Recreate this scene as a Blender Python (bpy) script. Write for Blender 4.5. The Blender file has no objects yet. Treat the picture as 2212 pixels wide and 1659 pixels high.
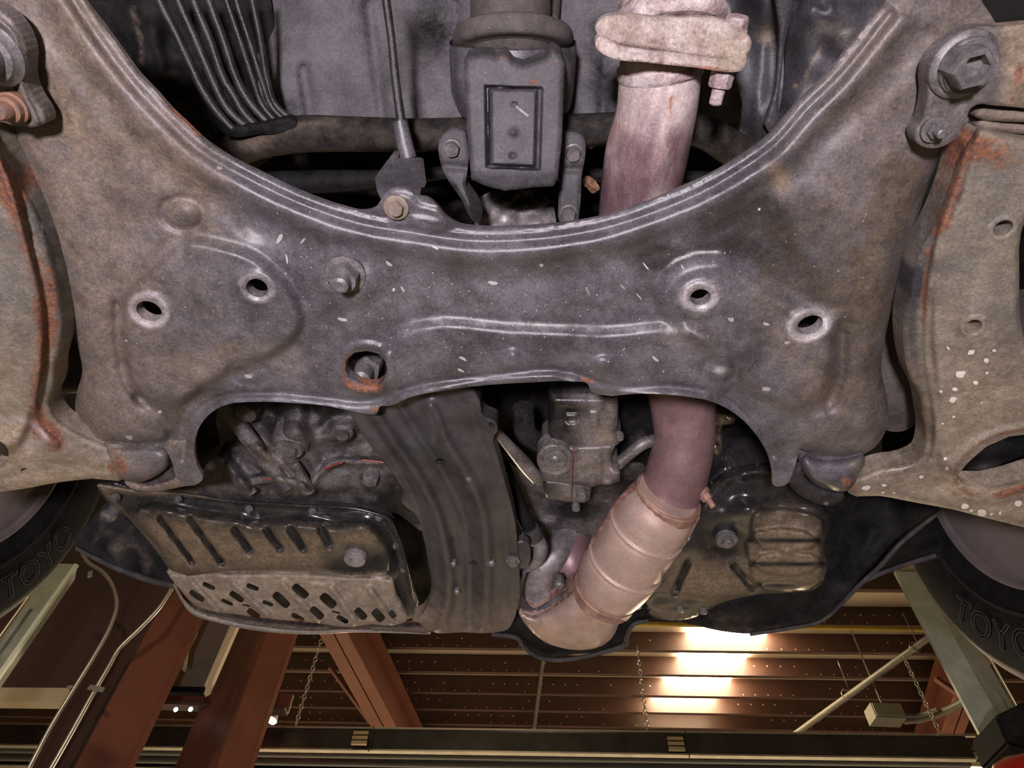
import bpy, bmesh, math, random
import numpy as np
from mathutils import Vector, Matrix, noise
from mathutils.kdtree import KDTree
from mathutils.geometry import delaunay_2d_cdt

SC = bpy.context.scene
COL = SC.collection
# ------------------------------------------------------------------ camera
F, CX, CY = 1400.0, 1106.0, 829.5          # focal length in pixels of the 2212 x 1659 frame
CZ = 1.35                                   # camera height above the shop floor
_Z = np.array([64.0, 1050.0, -1400.0]); _Z /= np.linalg.norm(_Z)      # world up in camera axes
_X = np.array([1.0, 0, 0]) - _Z * _Z[0]; _X /= np.linalg.norm(_X)
_Y = np.cross(_Z, _X)
MW = np.array([_X, _Y, _Z])                 # camera axes -> world
cam = bpy.data.cameras.new('camera'); camo = bpy.data.objects.new('camera', cam); COL.objects.link(camo)
cam.sensor_width = 36.0; cam.lens = 36.0 * F / 2212.0; cam.clip_start = 0.02; cam.clip_end = 100
m4 = Matrix([[*MW[i], 0] for i in range(3)] + [[0, 0, 0, 1]]); m4.translation = (0, 0, CZ)
camo.matrix_world = m4
SC.camera = camo
# ------------------------------------------------------------------ light and exposure
SC.view_settings.view_transform = 'Standard'; SC.view_settings.look = 'None'
SC.view_settings.exposure = 0.0; SC.view_settings.gamma = 1.0; SC.view_settings.use_curve_mapping = False
w = bpy.data.worlds.new('shop_air'); SC.world = w; w.use_nodes = True
w.node_tree.nodes['Background'].inputs[0].default_value = (0.9, 0.66, 0.42, 1)
w.node_tree.nodes['Background'].inputs[1].default_value = 0.05

def lamp(name, kind, loc, target, energy, color, size=0.1, **kw):
    l = bpy.data.lights.new(name, kind); l.energy = energy; l.color = color
    if kind == 'AREA': l.shape = 'DISK'; l.size = size
    else: l.shadow_soft_size = size
    for k, v in kw.items(): setattr(l, k, v)
    o = bpy.data.objects.new(name, l); COL.objects.link(o); o.location = loc
    o.rotation_euler = (Vector(target) - Vector(loc)).to_track_quat('-Z', 'Y').to_euler()
    return o
# hand-held inspection lamp beside the photographer, tipped up at the crossmember
lamp('inspection_lamp', 'AREA', (-0.14, -0.42, CZ - 0.40), (-0.02, 0.42, CZ + 0.5), 27.0, (1.0, 0.905, 0.985), 0.12)
# unseen fill lamps, added to brighten ceiling and columns by floor bounce
for hx, hy in ((-3.0, 11.0), (4.0, 11.0)):
    lamp('bounce_fill_lamp', 'AREA', (hx, hy, 4.9), (hx * 0.9, hy, 0), 1500, (1.0, 0.78, 0.50), 0.6)
lamp('bounce_fill_lamp', 'AREA', (-1.5, -4.5, 4.9), (-1.5, -4.0, 0), 350, (1.0, 0.78, 0.50), 0.6)

# ------------------------------------------------------------------ geometry helpers
def ray(p):
    p = np.atleast_2d(np.asarray(p, float))
    v = np.stack([(p[:, 0] - CX) / F, -(p[:, 1] - CY) / F, -np.ones(len(p))], 1)
    return v @ MW.T
def PH(p, h):
    """points at height h above the camera that the sight lines p reach"""
    d = ray(p); t = np.asarray(h, float) / d[:, 2]
    return d * t[:, None] + np.array([0, 0, CZ])
def P(px, py, h): return Vector(PH([(px, py)], h)[0])
def PY(px, py, y):
    d = ray([(px, py)])[0]; return Vector(d * (y / d[1])) + Vector((0, 0, CZ))
def mpp(px, py, h): return h / ray([(px, py)])[0][2] / F          # metres per pixel there
def mppY(px, py, y): return y / ray([(px, py)])[0][1] / F
def PR(px, py, r):                                              # point at range (depth) r
    d = ray([(px, py)])[0]; return Vector(d * r) + Vector((0, 0, CZ))

def crom(pts, n=6, closed=False):
    """smooth curve through the points (chord-length Hermite, no overshoot at uneven spacing)"""
    p = np.array([np.asarray(q, float) for q in pts]); N = len(p)
    if closed: nx = np.roll(p, -1, 0); d = np.linalg.norm((nx - p), axis=1) + 1e-9; sl = (nx - p) / d[:, None]; pd = np.roll(d, 1); ps = np.roll(sl, 1, 0)
    else:
        dd = np.linalg.norm(np.diff(p, axis=0), axis=1) + 1e-9; s0 = np.diff(p, axis=0) / dd[:, None]
        d = np.r_[dd, dd[-1]]; sl = np.vstack([s0, s0[-1]]); pd = np.r_[dd[0], dd]; ps = np.vstack([s0[0], s0])
    m = (sl * pd[:, None] + ps * d[:, None]) / (d + pd)[:, None]
    t = np.arange(n) / n; h00 = 2 * t ** 3 - 3 * t ** 2 + 1; h10 = t ** 3 - 2 * t ** 2 + t; h01 = -2 * t ** 3 + 3 * t ** 2; h11 = t ** 3 - t ** 2
    out = []
    for i in range(N if closed else N - 1):
        j = (i + 1) % N; out.append(h00[:, None] * p[i] + h10[:, None] * m[i] * d[i] + h01[:, None] * p[j] + h11[:, None] * m[j] * d[i])
    if not closed: out.append(p[-1:])
    return np.vstack(out)
def resample(pts, step, closed=True):
    pts = np.asarray(pts, float)
    if closed: pts = np.vstack([pts, pts[:1]])
    s = np.r_[0, np.cumsum(np.linalg.norm(np.diff(pts, axis=0), axis=1))]
    n = max(6 if closed else 2, int(round(s[-1] / step)))
    q = np.linspace(0, s[-1], n + 1)
    r = np.stack([np.interp(q, s, pts[:, k]) for k in range(pts.shape[1])], 1)
    return r[:-1] if closed else r
def dpoly(p, line):
    line = np.asarray(line, float); best = np.full(len(p), 1e12); X, Y = p[:, 0], p[:, 1]
    for (ax, ay), (bx, by) in zip(line[:-1], line[1:]):
        ux, uy = bx - ax, by - ay; dx, dy = X - ax, Y - ay
        t = np.minimum(np.maximum((dx * ux + dy * uy) / (ux * ux + uy * uy + 1e-9), 0), 1)
        dx = dx - t * ux; dy = dy - t * uy; np.minimum(best, dx * dx + dy * dy, out=best)
    return np.sqrt(best)
def dloop(p, loop, step=1.5):
    """distance to a closed outline, by nearest sample"""
    q = resample(loop, step); kd = KDTree(len(q))
    for i, (x, y) in enumerate(q): kd.insert((x, y, 0), i)
    kd.balance(); return np.array([kd.find((x, y, 0))[2] for x, y in p])
def inside(p, poly):
    poly = np.asarray(poly, float); r = np.zeros(len(p), bool); j = len(poly) - 1
    lo, hi = poly.min(0), poly.max(0); m = ((p >= lo) & (p <= hi)).all(1)
    if m.sum() < len(p) * 0.7:
        if m.any(): r[m] = inside(p[m], poly)
        return r
    for i in range(len(poly)):
        xi, yi = poly[i]; xj, yj = poly[j]
        if yi != yj:
            c = ((yi > p[:, 1]) != (yj > p[:, 1])) & (p[:, 0] < (xj - xi) * (p[:, 1] - yi) / (yj - yi) + xi)
            r ^= c
        j = i
    return r
def ell(cx, cy, rx, ry, rot=0, n=24):
    a = np.linspace(0, 2 * math.pi, n, endpoint=False); c, s = math.cos(math.radians(rot)), math.sin(math.radians(rot))
    x, y = rx * np.cos(a), ry * np.sin(a)
    return np.stack([cx + x * c - y * s, cy + x * s + y * c], 1)
def slot(cx, cy, rx, ry, rot=0):
    a = np.linspace(0, 2 * math.pi, 20, endpoint=False); c, s = math.cos(math.radians(rot)), math.sin(math.radians(rot))
    x = rx * np.sign(np.cos(a)) * np.abs(np.cos(a)) ** 0.45; y = ry * np.sign(np.sin(a)) * np.abs(np.sin(a)) ** 0.45
    return np.stack([cx + x * c - y * s, cy + x * s + y * c], 1)
def sstep(x): x = np.clip(x, 0, 1); return x * x * (3 - 2 * x)
def near(p, ln, m):
    ln = np.asarray(ln, float); lo, hi = ln.min(0) - m, ln.max(0) + m
    return np.where(((p >= lo) & (p <= hi)).all(1))[0]
def evalf(p, feats, outline):
    v = np.zeros(len(p))
    for f in feats:
        k = f[0]
        if k == 'r':
            ln = crom(f[1], 4); i = near(p, ln, f[2] * 2.8); v[i] += f[3] * np.exp(-(dpoly(p[i], ln) / f[2]) ** 2)
        elif k == 'g':                                             # flat-bottomed straight groove / bead
            v += f[3] * sstep((f[2] - dpoly(p, f[1])) / (f[2] * 0.6))
        elif k == 'p':
            poly = crom(f[1], 4, True); i = near(p, poly, f[2]); sd = dpoly(p[i], np.vstack([poly, poly[:1]])); sd = np.where(inside(p[i], poly), sd, -sd)
            v[i] += f[3] * sstep((sd + f[2] / 2) / f[2])
        elif k == 'q':                                             # sharp-cornered plateau
            poly = np.asarray(f[1], float); i = near(p, poly, f[2]); sd = dpoly(p[i], np.vstack([poly, poly[:1]])); sd = np.where(inside(p[i], poly), sd, -sd)
            v[i] += f[3] * sstep((sd + f[2] / 2) / f[2])
        elif k in 'bo':
            _, cx, cy, rx, ry, rot, amp, pw = f; c, s = math.cos(math.radians(rot)), math.sin(math.radians(rot))
            dx, dy = p[:, 0] - cx, p[:, 1] - cy; q = np.hypot((dx * c + dy * s) / rx, (-dx * s + dy * c) / ry)
            if k == 'b': v += amp * np.exp(-q ** pw)
            else: v += amp * np.exp(-((q - 1) / pw) ** 2)
        elif k == 'e':
            ln = crom(f[1], 4); i = near(p, ln, f[2]); u = np.clip(1 - dpoly(p[i], ln) / f[2], 0, 1); v[i] -= f[3] * (1 - np.sqrt(1 - u * u * 0.999))
        elif k == 'E':
            d = dloop(p, outline); u = np.clip(1 - d / f[1], 0, 1); v -= f[2] * (1 - np.sqrt(1 - u * u * 0.999))
        elif k == 'n':
            v += f[1] * np.array([noise.noise((x / f[2], y / f[2], f[3])) for x, y in p])
        elif k == 'c': v += f[1]
        elif k == 'xg': v += f[3] * sstep((p[:, 0] - f[1]) / (f[2] - f[1]))
        elif k == 'yg': v += f[3] * sstep((p[:, 1] - f[1]) / (f[2] - f[1]))
    return v

def tag(o, label=None, cat=None, group=None, kind=None):
    if label: o['label'] = label
    if cat: o['category'] = cat
    if group: o['group'] = group
    if kind: o['kind'] = kind
    return o
def thing(name, loc, label, cat, group=None):
    o = bpy.data.objects.new(name, None); COL.objects.link(o); o.location = loc; o.empty_display_size = 0.02
    return tag(o, label, cat, group)
_abs = {}
def wloc(o): return _abs.get(o.name, Vector((0, 0, 0)))
def mk(name, V, Fc, mat, parent=None, smooth=True, masks=None, sharp=None):
    """mesh object from world-space vertices; origin at its parent's, or at its own centre"""
    V = np.asarray(V, float)
    if parent is None: org = Vector((V.min(0) + V.max(0)) / 2)
    else:
        org = Vector((0, 0, 0)); q = parent
        while q is not None: org += Vector(q.location); q = q.parent
        o_loc = Vector((V.min(0) + V.max(0)) / 2) - org
        org += o_loc
    me = bpy.data.meshes.new(name)
    me.from_pydata((V - np.array(org)).tolist(), [], [list(map(int, f)) for f in Fc])
    if smooth: me.polygons.foreach_set('use_smooth', [True] * len(me.polygons))
    if sharp is not None and smooth: me.set_sharp_from_angle(angle=math.radians(sharp))
    if masks:
        for k, a in masks.items():
            at = me.attributes.new(k, 'FLOAT', 'POINT'); at.data.foreach_set('value', np.clip(a, 0, 1).astype(np.float32))
    me.materials.append(mat if not isinstance(mat, str) else M[mat]); me.update()
    o = bpy.data.objects.new(name, me); COL.objects.link(o)
    if parent is None: o.location = org
    else: o.parent = parent; o.location = o_loc
    return o
def planeh(h):
    if isinstance(h, (int, float)): return lambda p: np.full(len(p), float(h))
    a = np.array(h, float)
    if len(a) == 3:
        c = np.linalg.solve(np.c_[a[:, :2], np.ones(3)], a[:, 2]); return lambda p: p @ c[:2] + c[2]
    def f(p):
        d = np.hypot(p[:, None, 0] - a[None, :, 0], p[:, None, 1] - a[None, :, 1]) + 4; wt = d ** -2.2
        return (wt * a[:, 2]).sum(1) / wt.sum(1)
    return f
def sheet(name, outline, h, mat, parent=None, step=8, feats=(), holes=(), skirt=0.003, hskirt=0.008, masks=None, smooth_out=3, sharp=None):
    """pressed sheet-metal panel: outline on a plane h above the camera, relief feats in mm towards the ground"""
    out = np.asarray(outline, float)
    if smooth_out: out = crom(out, smooth_out, True)
    out = resample(out, step)
    hl = [resample(np.asarray(q, float), max(3.0, step * 0.6)) for q in holes]
    x0, y0 = out.min(0); x1, y1 = out.max(0)
    gx, gy = np.meshgrid(np.arange(x0, x1, step), np.arange(y0, y1, step * 0.87)); gx = gx + (np.arange(gy.shape[0]) % 2)[:, None] * step * 0.5
    g = np.stack([gx.ravel(), gy.ravel()], 1); g = g[inside(g, out)]
    if len(g): g = g[dloop(g, out) > step * 0.5]
    for q in hl:
        if len(g): g = g[~inside(g, q) & (dpoly(g, np.vstack([q, q[:1]])) > step * 0.4)]
    loops = [out] + hl; pts = np.vstack(loops + ([g] if len(g) else [])); edges = []; b = 0; rings = []
    for L in loops:
        n = len(L); edges += [(b + i, b + (i + 1) % n) for i in range(n)]; rings.append(np.arange(b, b + n)); b += n
    r = delaunay_2d_cdt([Vector(p) for p in pts], edges, [], 0, 1e-5)
    v2 = np.array([(v.x, v.y) for v in r[0]]); T = np.array([f for f in r[2] if len(f) == 3])
    cen = v2[T].mean(1); keep = inside(cen, out)
    for q in hl: keep &= ~inside(cen, q)
    T = T[keep]
    hf = planeh(h); relief = evalf(v2, feats, out)
    W = PH(v2, hf(v2) - relief / 1000.0)
    nrm = np.cross(W[T[:, 1]] - W[T[:, 0]], W[T[:, 2]] - W[T[:, 0]])
    fl = np.einsum('ij,ij->i', nrm, W[T[:, 0]] - np.array([0, 0, CZ])) > 0; T[fl] = T[fl][:, ::-1]
    used = np.unique(T); rm = -np.ones(len(v2), int); rm[used] = np.arange(len(used))
    faces = [list(f) for f in rm[T]]; W = W[used]; q2 = v2[used]
    # skirts: follow mesh boundary edges up
    cnt = {}
    for f in faces:
        for i in range(3):
            a, c = f[i], f[(i + 1) % 3]; cnt.setdefault((min(a, c), max(a, c)), []).append((a, c))
    Wl = [tuple(x) for x in W]; src = list(range(len(W))); top = {}; low = {}
    hpts = np.vstack(hl) if hl else None
    def sk(i):
        if i not in low:
            d = skirt
            if hpts is not None and np.min(np.hypot(hpts[:, 0] - q2[i, 0], hpts[:, 1] - q2[i, 1])) < 0.5: d = hskirt
            low[i] = len(Wl); Wl.append(tuple(W[i])); src.append(i)
            top[i] = len(Wl); Wl.append((W[i][0], W[i][1], W[i][2] + d)); src.append(i)
        return low[i], top[i]
    if skirt > 0:
        for k, es in cnt.items():
            if len(es) == 1:
                a, c = es[0]; la, ta = sk(a); lc, tc = sk(c); faces.append([lc, la, ta, tc])
    mk_ = None
    if masks: mk_ = {k: evalf(q2, f, out)[np.array(src)] if len(src) == len(q2) else evalf(q2, f, out)[src] for k, f in masks.items()}
    return mk(name, Wl, faces, mat, parent, masks=mk_, sharp=sharp)
def frames(pts):
    pts = np.asarray(pts, float); T = np.gradient(pts, axis=0); T /= np.linalg.norm(T, axis=1)[:, None] + 1e-12
    a = np.array([0, 0, 1.0]) if abs(T[0][2]) < 0.9 else np.array([1.0, 0, 0])
    N = [np.cross(T[0], a)]; N[0] /= np.linalg.norm(N[0])
    for i in range(1, len(pts)):
        n = N[-1] - T[i] * (N[-1] @ T[i]); N.append(n / (np.linalg.norm(n) + 1e-12))
    N = np.array(N); return T, N, np.cross(T, N)
def tubegeo(pts, rad, seg=20, cap=True, flat=1.0):
    pts = np.asarray([list(p) for p in pts], float); n = len(pts)
    rad = np.full(n, rad) if np.isscalar(rad) else np.asarray(rad, float)
    T, N, B = frames(pts); V = []; Fc = []
    for i in range(n):
        for k in range(seg):
            a = 2 * math.pi * k / seg; V.append(pts[i] + rad[i] * (math.cos(a) * N[i] + flat * math.sin(a) * B[i]))
    for i in range(n - 1):
        for k in range(seg):
            k2 = (k + 1) % seg; Fc.append([i * seg + k, i * seg + k2, (i + 1) * seg + k2, (i + 1) * seg + k])
    if cap:
        b = len(V); V += [V[k] for k in range(seg)] + [V[(n - 1) * seg + k] for k in range(seg)]
        Fc += [[b + k for k in range(seg)][::-1], [b + seg + k for k in range(seg)]]
    return np.array(V), Fc
def tube(name, pts, rad, mat, parent=None, seg=20, n=6, cap=True, masks=None, flat=1.0):
    pts = [np.array(p, float) for p in pts]
    rr = [rad] * len(pts) if np.isscalar(rad) else list(rad)
    c = crom([np.r_[p, r] for p, r in zip(pts, rr)], n) if len(pts) > 2 else np.array([np.r_[p, r] for p, r in zip(pts, rr)])
    V, Fc = tubegeo(c[:, :3], c[:, 3], seg, cap, flat)
    mm = None
    if masks:
        d = V - np.array([0, 0, CZ]); cc = d @ MW
        q = np.stack([CX + F * cc[:, 0] / -cc[:, 2], CY - F * cc[:, 1] / -cc[:, 2]], 1)
        mm = {k: evalf(q, f, q[:3]) for k, f in masks.items()}
    return mk(name, V, Fc, mat, parent, masks=mm)
def ptube(name, pts, mat, parent=None, **kw):
    """tube whose centre line is given as (x, y, h, radius in pixels)"""
    return tube(name, [P(x, y, h) for x, y, h, r in pts], [r * mpp(x, y, h) for x, y, h, r in pts], mat, parent, **kw)
def lathe(name, c, axis, prof, mat, parent=None, seg=24, hexes=()):
    """prof: list of (distance along axis, radius[, 6 if hexagonal]) """
    axis = Vector(axis).normalized(); u = axis.orthogonal().normalized(); v = axis.cross(u); V = []; Fc = []
    c = Vector(c); seg = 24
    for pr in prof:
        z, r = pr[0], pr[1]; hx = len(pr) > 2
        for k in range(seg):
            a = 2 * math.pi * k / seg
            rr = r * math.cos(math.pi / 6) / math.cos((a % (math.pi / 3)) - math.pi / 6) if hx else r
            V.append(c + axis * z + u * (rr * math.cos(a)) + v * (rr * math.sin(a)))
    for i in range(len(prof) - 1):
        for k in range(seg):
            k2 = (k + 1) % seg; Fc.append([i * seg + k, i * seg + k2, (i + 1) * seg + k2, (i + 1) * seg + k])
    Fc.append(list(range(seg))[::-1]); Fc.append([(len(prof) - 1) * seg + k for k in range(seg)])
    return mk(name, [tuple(x) for x in V], Fc, mat, parent, sharp=35)
DOWN = (0, 0, -1)
def bolt(parent, px, py, h, rpx, mat, washer=1.5, height=0.8, stud=0, socket=False, axis=DOWN, name='bolt', wh=0.15):
    r = rpx * mpp(px, py, h); H = height * r; pr = [(-r * 0.6, r * washer * 0.98), (0, r * washer), (r * wh, r * washer), (r * (wh + 0.05), r * washer * 0.9)]
    b = r * (wh + 0.05); pr += [(b, r * 1.02, 6), (b + H * 0.85, r, 6), (b + H, r * 0.86, 6 if socket else 0) if socket else (b + H, r * 0.86)]
    if socket: pr += [(b + H * 1.0, r * 0.66, 6), (b + H * 0.35, r * 0.62, 6)]
    if stud: pr += [(b + H, r * 0.58), (b + H + stud * r, r * 0.55), (b + H + stud * r + 0.12 * r, r * 0.4)]
    return lathe(name, P(px, py, h), axis, pr, mat, parent)
def box(name, p0, p1, mat, parent=None):
    (a, b, c), (d, e, f) = p0, p1
    V = [(x, y, z) for x in (a, d) for y in (b, e) for z in (c, f)]
    return mk(name, V, [[0, 1, 3, 2], [4, 6, 7, 5], [0, 4, 5, 1], [2, 3, 7, 6], [0, 2, 6, 4], [1, 5, 7, 3]], mat, parent, smooth=False)
def prism(name, quad, ext, mat, parent=None, bev=0):
    """polygon of world points extruded by vector ext"""
    n = len(quad); V = [tuple(p) for p in quad] + [tuple(Vector(p) + Vector(ext)) for p in quad]
    Fc = [list(range(n)), [n + k for k in range(n)][::-1]] + [[k, n + k, n + (k + 1) % n, (k + 1) % n] for k in range(n)]
    o = mk(name, V, Fc, mat, parent, smooth=False)
    bm = bmesh.new(); bm.from_mesh(o.data); bmesh.ops.recalc_face_normals(bm, faces=bm.faces)
    if bev: bmesh.ops.bevel(bm, geom=bm.edges[:], offset=bev, segments=2, affect='EDGES')
    bm.to_mesh(o.data); bm.free()
    return o
def bar(name, a, b, wid, hei, mat, parent=None, up=(0, 0, 1), bev=0):
    """rectangular bar from a to b"""
    a, b = Vector(a), Vector(b); d = (b - a).normalized(); s = d.cross(Vector(up)).normalized(); u = s.cross(d)
    q = [a + s * (sx * wid / 2) + u * (sy * hei / 2) for sx, sy in ((-1, -1), (1, -1), (1, 1), (-1, 1))]
    return prism(name, q, b - a, mat, parent, bev)
def spots(name, items, hfun, mat, parent, seed=1, lift=0.0006):
    """little flat splashes lying on a surface: items (x, y, rx, ry, rot)"""
    Q = []; Fc = []; rnd = random.Random(seed)
    for x, y, rx, ry, rot in items:
        e = ell(x, y, rx, ry, rot, 10); e = (e - [x, y]) * np.array([[rnd.uniform(0.75, 1.2)] for _ in e]) + [x, y]
        b = len(Q) * 11; Q.append(np.vstack([[x, y], e]))
        Fc += [[b, b + 1 + k, b + 1 + (k + 1) % 10] for k in range(10)]
    Q = np.vstack(Q); V = PH(Q, hfun(Q) - lift)
    return tag(mk(name, V, Fc, mat, parent), kind='stuff')
# ------------------------------------------------------------------ materials
M = {}
def mat(name, c1, c2, scale=60, rough=0.5, rv=0.15, metal=0.0, bump=0.15, bscale=400, speck=0.0, speckc=(0.6, 0.55, 0.52),
        rust=((0.21, 0.082, 0.040), (0.075, 0.036, 0.026)), dust=((0.30, 0.24, 0.17), (0.20, 0.15, 0.10)), grime_shade=(0.008, 0.008, 0.009), wear_highlight=(0.36, 0.33, 0.33),
        dustrough=0.75, spec=0.5, streak=None, emit=0, grain=0.0):
    m = bpy.data.materials.new(name); m.use_nodes = True; nt = m.node_tree; nd = nt.nodes; lk = nt.links.new
    b = nd['Principled BSDF']; geo = nd.new('ShaderNodeNewGeometry')
    def N(t, **kw):
        n = nd.new(t)
        for k, v in kw.items(): setattr(n, k, v)
        return n
    def nz(sc, det=6, rgh=0.6, vec=None):
        n = N('ShaderNodeTexNoise'); n.inputs['Scale'].default_value = sc; n.inputs['Detail'].default_value = det; n.inputs['Roughness'].default_value = rgh
        lk(vec or geo.outputs['Position'], n.inputs['Vector']); return n.outputs['Fac']
    def rng(x, a, c):
        n = N('ShaderNodeMapRange'); n.interpolation_type = 'SMOOTHSTEP'; n.inputs[1].default_value = a; n.inputs[2].default_value = c; lk(x, n.inputs[0]); return n.outputs[0]
    def mix(f, a, c):
        n = N('ShaderNodeMix', data_type='RGBA')
        if isinstance(f, float): n.inputs[0].default_value = f
        else: lk(f, n.inputs[0])
        for i, x in ((6, a), (7, c)):
            if isinstance(x, tuple): n.inputs[i].default_value = (*x, 1)
            else: lk(x, n.inputs[i])
        return n.outputs[2]
    def mth(op, a, c):
        n = N('ShaderNodeMath', operation=op)
        for i, x in ((0, a), (1, c)):
            if isinstance(x, (int, float)): n.inputs[i].default_value = x
            else: lk(x, n.inputs[i])
        return n.outputs[0]
    def att(k):
        n = N('ShaderNodeAttribute', attribute_name=k); return n.outputs['Fac']
    vec = None
    if streak:
        mp = N('ShaderNodeMapping'); mp.inputs['Scale'].default_value = streak; lk(geo.outputs['Position'], mp.inputs[0]); vec = mp.outputs[0]
    n1 = nz(scale, 8, 0.65, vec); col = mix(rng(n1, 0.35, 0.65), c1, c2)
    n2 = nz(scale * 6, 4, 0.6); ragged = mth('ADD', mth('MULTIPLY', mth('SUBTRACT', nz(70 if not streak else 45, 8, 0.7, vec), 0.5), 1.1), 0.0)
    if speck:
        v = nz(900, 2, 0.5); col = mix(mth('MULTIPLY', rng(v, 0.70 - speck * 0.1, 0.76), min(1.0, speck)), col, speckc)
    def masked(k, soft=0.25, amp=1.0):
        a = att(k); return mth('MULTIPLY', rng(mth('ADD', a, mth('MULTIPLY', ragged, amp)), 0.5 - soft, 0.5 + soft), rng(a, 0.02, 0.15))
    fd = masked('dust', 0.55, 0.85); fr = masked('rust', 0.22, 1.3); fg = masked('grime_shade', 0.45, 1.2); fw = masked('wear_highlight', 0.5, 1.0)
    col = mix(fg, col, grime_shade)
    col = mix(fd, col, mix(rng(n2, 0.35, 0.65), dust[0], dust[1]))
    col = mix(fr, col, mix(rng(nz(220, 8, 0.7), 0.38, 0.62), rust[0], rust[1]))
    col = mix(fw, col, wear_highlight)
    if grain:
        g1 = N('ShaderNodeMapRange'); g1.inputs[1].default_value = 0.3; g1.inputs[2].default_value = 0.7; g1.inputs[3].default_value = 1 - grain; g1.inputs[4].default_value = 1 + grain; lk(nz(420, 3, 0.7), g1.inputs[0])
        g2 = N('ShaderNodeMapRange'); g2.inputs[1].default_value = 0.3; g2.inputs[2].default_value = 0.7; g2.inputs[3].default_value = 1 - grain * 0.8; g2.inputs[4].default_value = 1 + grain * 0.8; lk(nz(55, 6, 0.7), g2.inputs[0])
        vm = N('ShaderNodeVectorMath', operation='SCALE'); lk(col, vm.inputs[0]); lk(mth('MULTIPLY', g1.outputs[0], g2.outputs[0]), vm.inputs['Scale']); col = vm.outputs[0]
    lk(col, b.inputs['Base Color'])
    r = mth('ADD', mth('MULTIPLY', mth('SUBTRACT', n1, 0.5), rv * 2), rough)
    r = mth('ADD', r, mth('MULTIPLY', mth('ADD', fd, fr), max(0.0, dustrough - rough)))
    r = mth('SUBTRACT', r, mth('MULTIPLY', fg, max(0.0, rough - 0.28)))
    cl = N('ShaderNodeClamp'); cl.inputs['Min'].default_value = 0.08; lk(r, cl.inputs[0]); lk(cl.outputs[0], b.inputs['Roughness'])
    b.inputs['Metallic'].default_value = metal; b.inputs['Specular IOR Level'].default_value = spec
    if bump:
        hgt = mth('ADD', nz(bscale, 5, 0.65), mth('MULTIPLY', fr, mth('MULTIPLY', nz(260, 6, 0.7), 2.5)))
        bp = N('ShaderNodeBump'); bp.inputs['Strength'].default_value = bump; bp.inputs['Distance'].default_value = 0.002
        lk(hgt, bp.inputs['Height']); lk(bp.outputs[0], b.inputs['Normal'])
    if emit:
        lk(col, b.inputs['Emission Color']); b.inputs['Emission Strength'].default_value = emit
    M[name] = m; return m
mat('frame_paint', grain=0.34, c1=(0.042, 0.039, 0.043), c2=(0.088, 0.082, 0.091), scale=24, rough=0.38, rv=0.10, bump=0.16, bscale=700, speck=0.7, speckc=(0.24, 0.22, 0.22), grime_shade=(0.026, 0.0225, 0.022), dust=((0.20, 0.15, 0.105), (0.15, 0.11, 0.075)))
mat('arm_paint', grain=0.32, c1=(0.165, 0.140, 0.105), c2=(0.105, 0.093, 0.080), scale=18, rough=0.55, rv=0.1, bump=0.15, bscale=600, speck=0.3, grime_shade=(0.03, 0.03, 0.035))
mat('black_gloss', grain=0.3, c1=(0.010, 0.010, 0.011), c2=(0.022, 0.020, 0.019), scale=40, rough=0.25, rv=0.12, bump=0.06, bscale=500, speck=0.35, dust=((0.17, 0.125, 0.075), (0.11, 0.08, 0.05)))
mat('black_matte', (0.006, 0.006, 0.0063), (0.014, 0.0133, 0.0137), 40, 0.62, 0.1, spec=0.07, bump=0.15, bscale=300, speck=0.15, dust=((0.17, 0.13, 0.10), (0.12, 0.09, 0.07)))
mat('line_black', (0.012, 0.011, 0.012), (0.03, 0.027, 0.027), 60, 0.30, 0.12, bump=0.3, bscale=900, speck=0.3)
mat('underbody', grain=0.22, c1=(0.066, 0.062, 0.067), c2=(0.11, 0.102, 0.109), scale=14, rough=0.5, rv=0.1, bump=0.7, bscale=260, speck=0.1, spec=0.2)
mat('cavity_shade', (0.006, 0.006, 0.006), (0.014, 0.013, 0.013), 20, 0.7, 0.1, bump=0.1, speck=0.0)  # near-black colour stands in for the deep shade of hollows
mat('steel_dull', grain=0.3, c1=(0.15, 0.135, 0.135), c2=(0.26, 0.235, 0.235), scale=60, rough=0.42, rv=0.15, metal=0.35, bump=0.2, speck=0.3)
mat('bolt_dark', grain=0.25, c1=(0.09, 0.083, 0.085), c2=(0.16, 0.145, 0.145), scale=120, rough=0.42, rv=0.1, metal=0.3, bump=0.2, bscale=900, speck=0.2)
mat('cast_alu', grain=0.4, c1=(0.042, 0.037, 0.036), c2=(0.115, 0.100, 0.098), scale=45, rough=0.48, rv=0.15, metal=0.25, bump=0.5, bscale=500, speck=0.7, grime_shade=(0.012, 0.011, 0.011))
mat('gear_alu', grain=0.35, c1=(0.068, 0.060, 0.057), c2=(0.145, 0.128, 0.122), scale=35, rough=0.4, rv=0.15, metal=0.25, bump=0.2, speck=0.9, grime_shade=(0.014, 0.013, 0.013))
mat('exhaust_steel', grain=0.22, c1=(0.50, 0.40, 0.37), c2=(0.23, 0.16, 0.165), scale=28, rough=0.55, rv=0.1, metal=0.15, bump=0.25, bscale=500, speck=0.2, streak=(1.6, .5, .8),
    rust=((0.40, 0.15, 0.07), (0.22, 0.08, 0.06)), dust=((0.62, 0.54, 0.51), (0.5, 0.4, 0.37)), grime_shade=(0.13, 0.075, 0.085))
mat('exhaust_flange', grain=0.28, c1=(0.55, 0.48, 0.46), c2=(0.24, 0.165, 0.165), scale=45, rough=0.7, rv=0.1, bump=0.8, bscale=350, speck=0.4, rust=((0.45, 0.2, 0.12), (0.3, 0.13, 0.1)))
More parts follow.
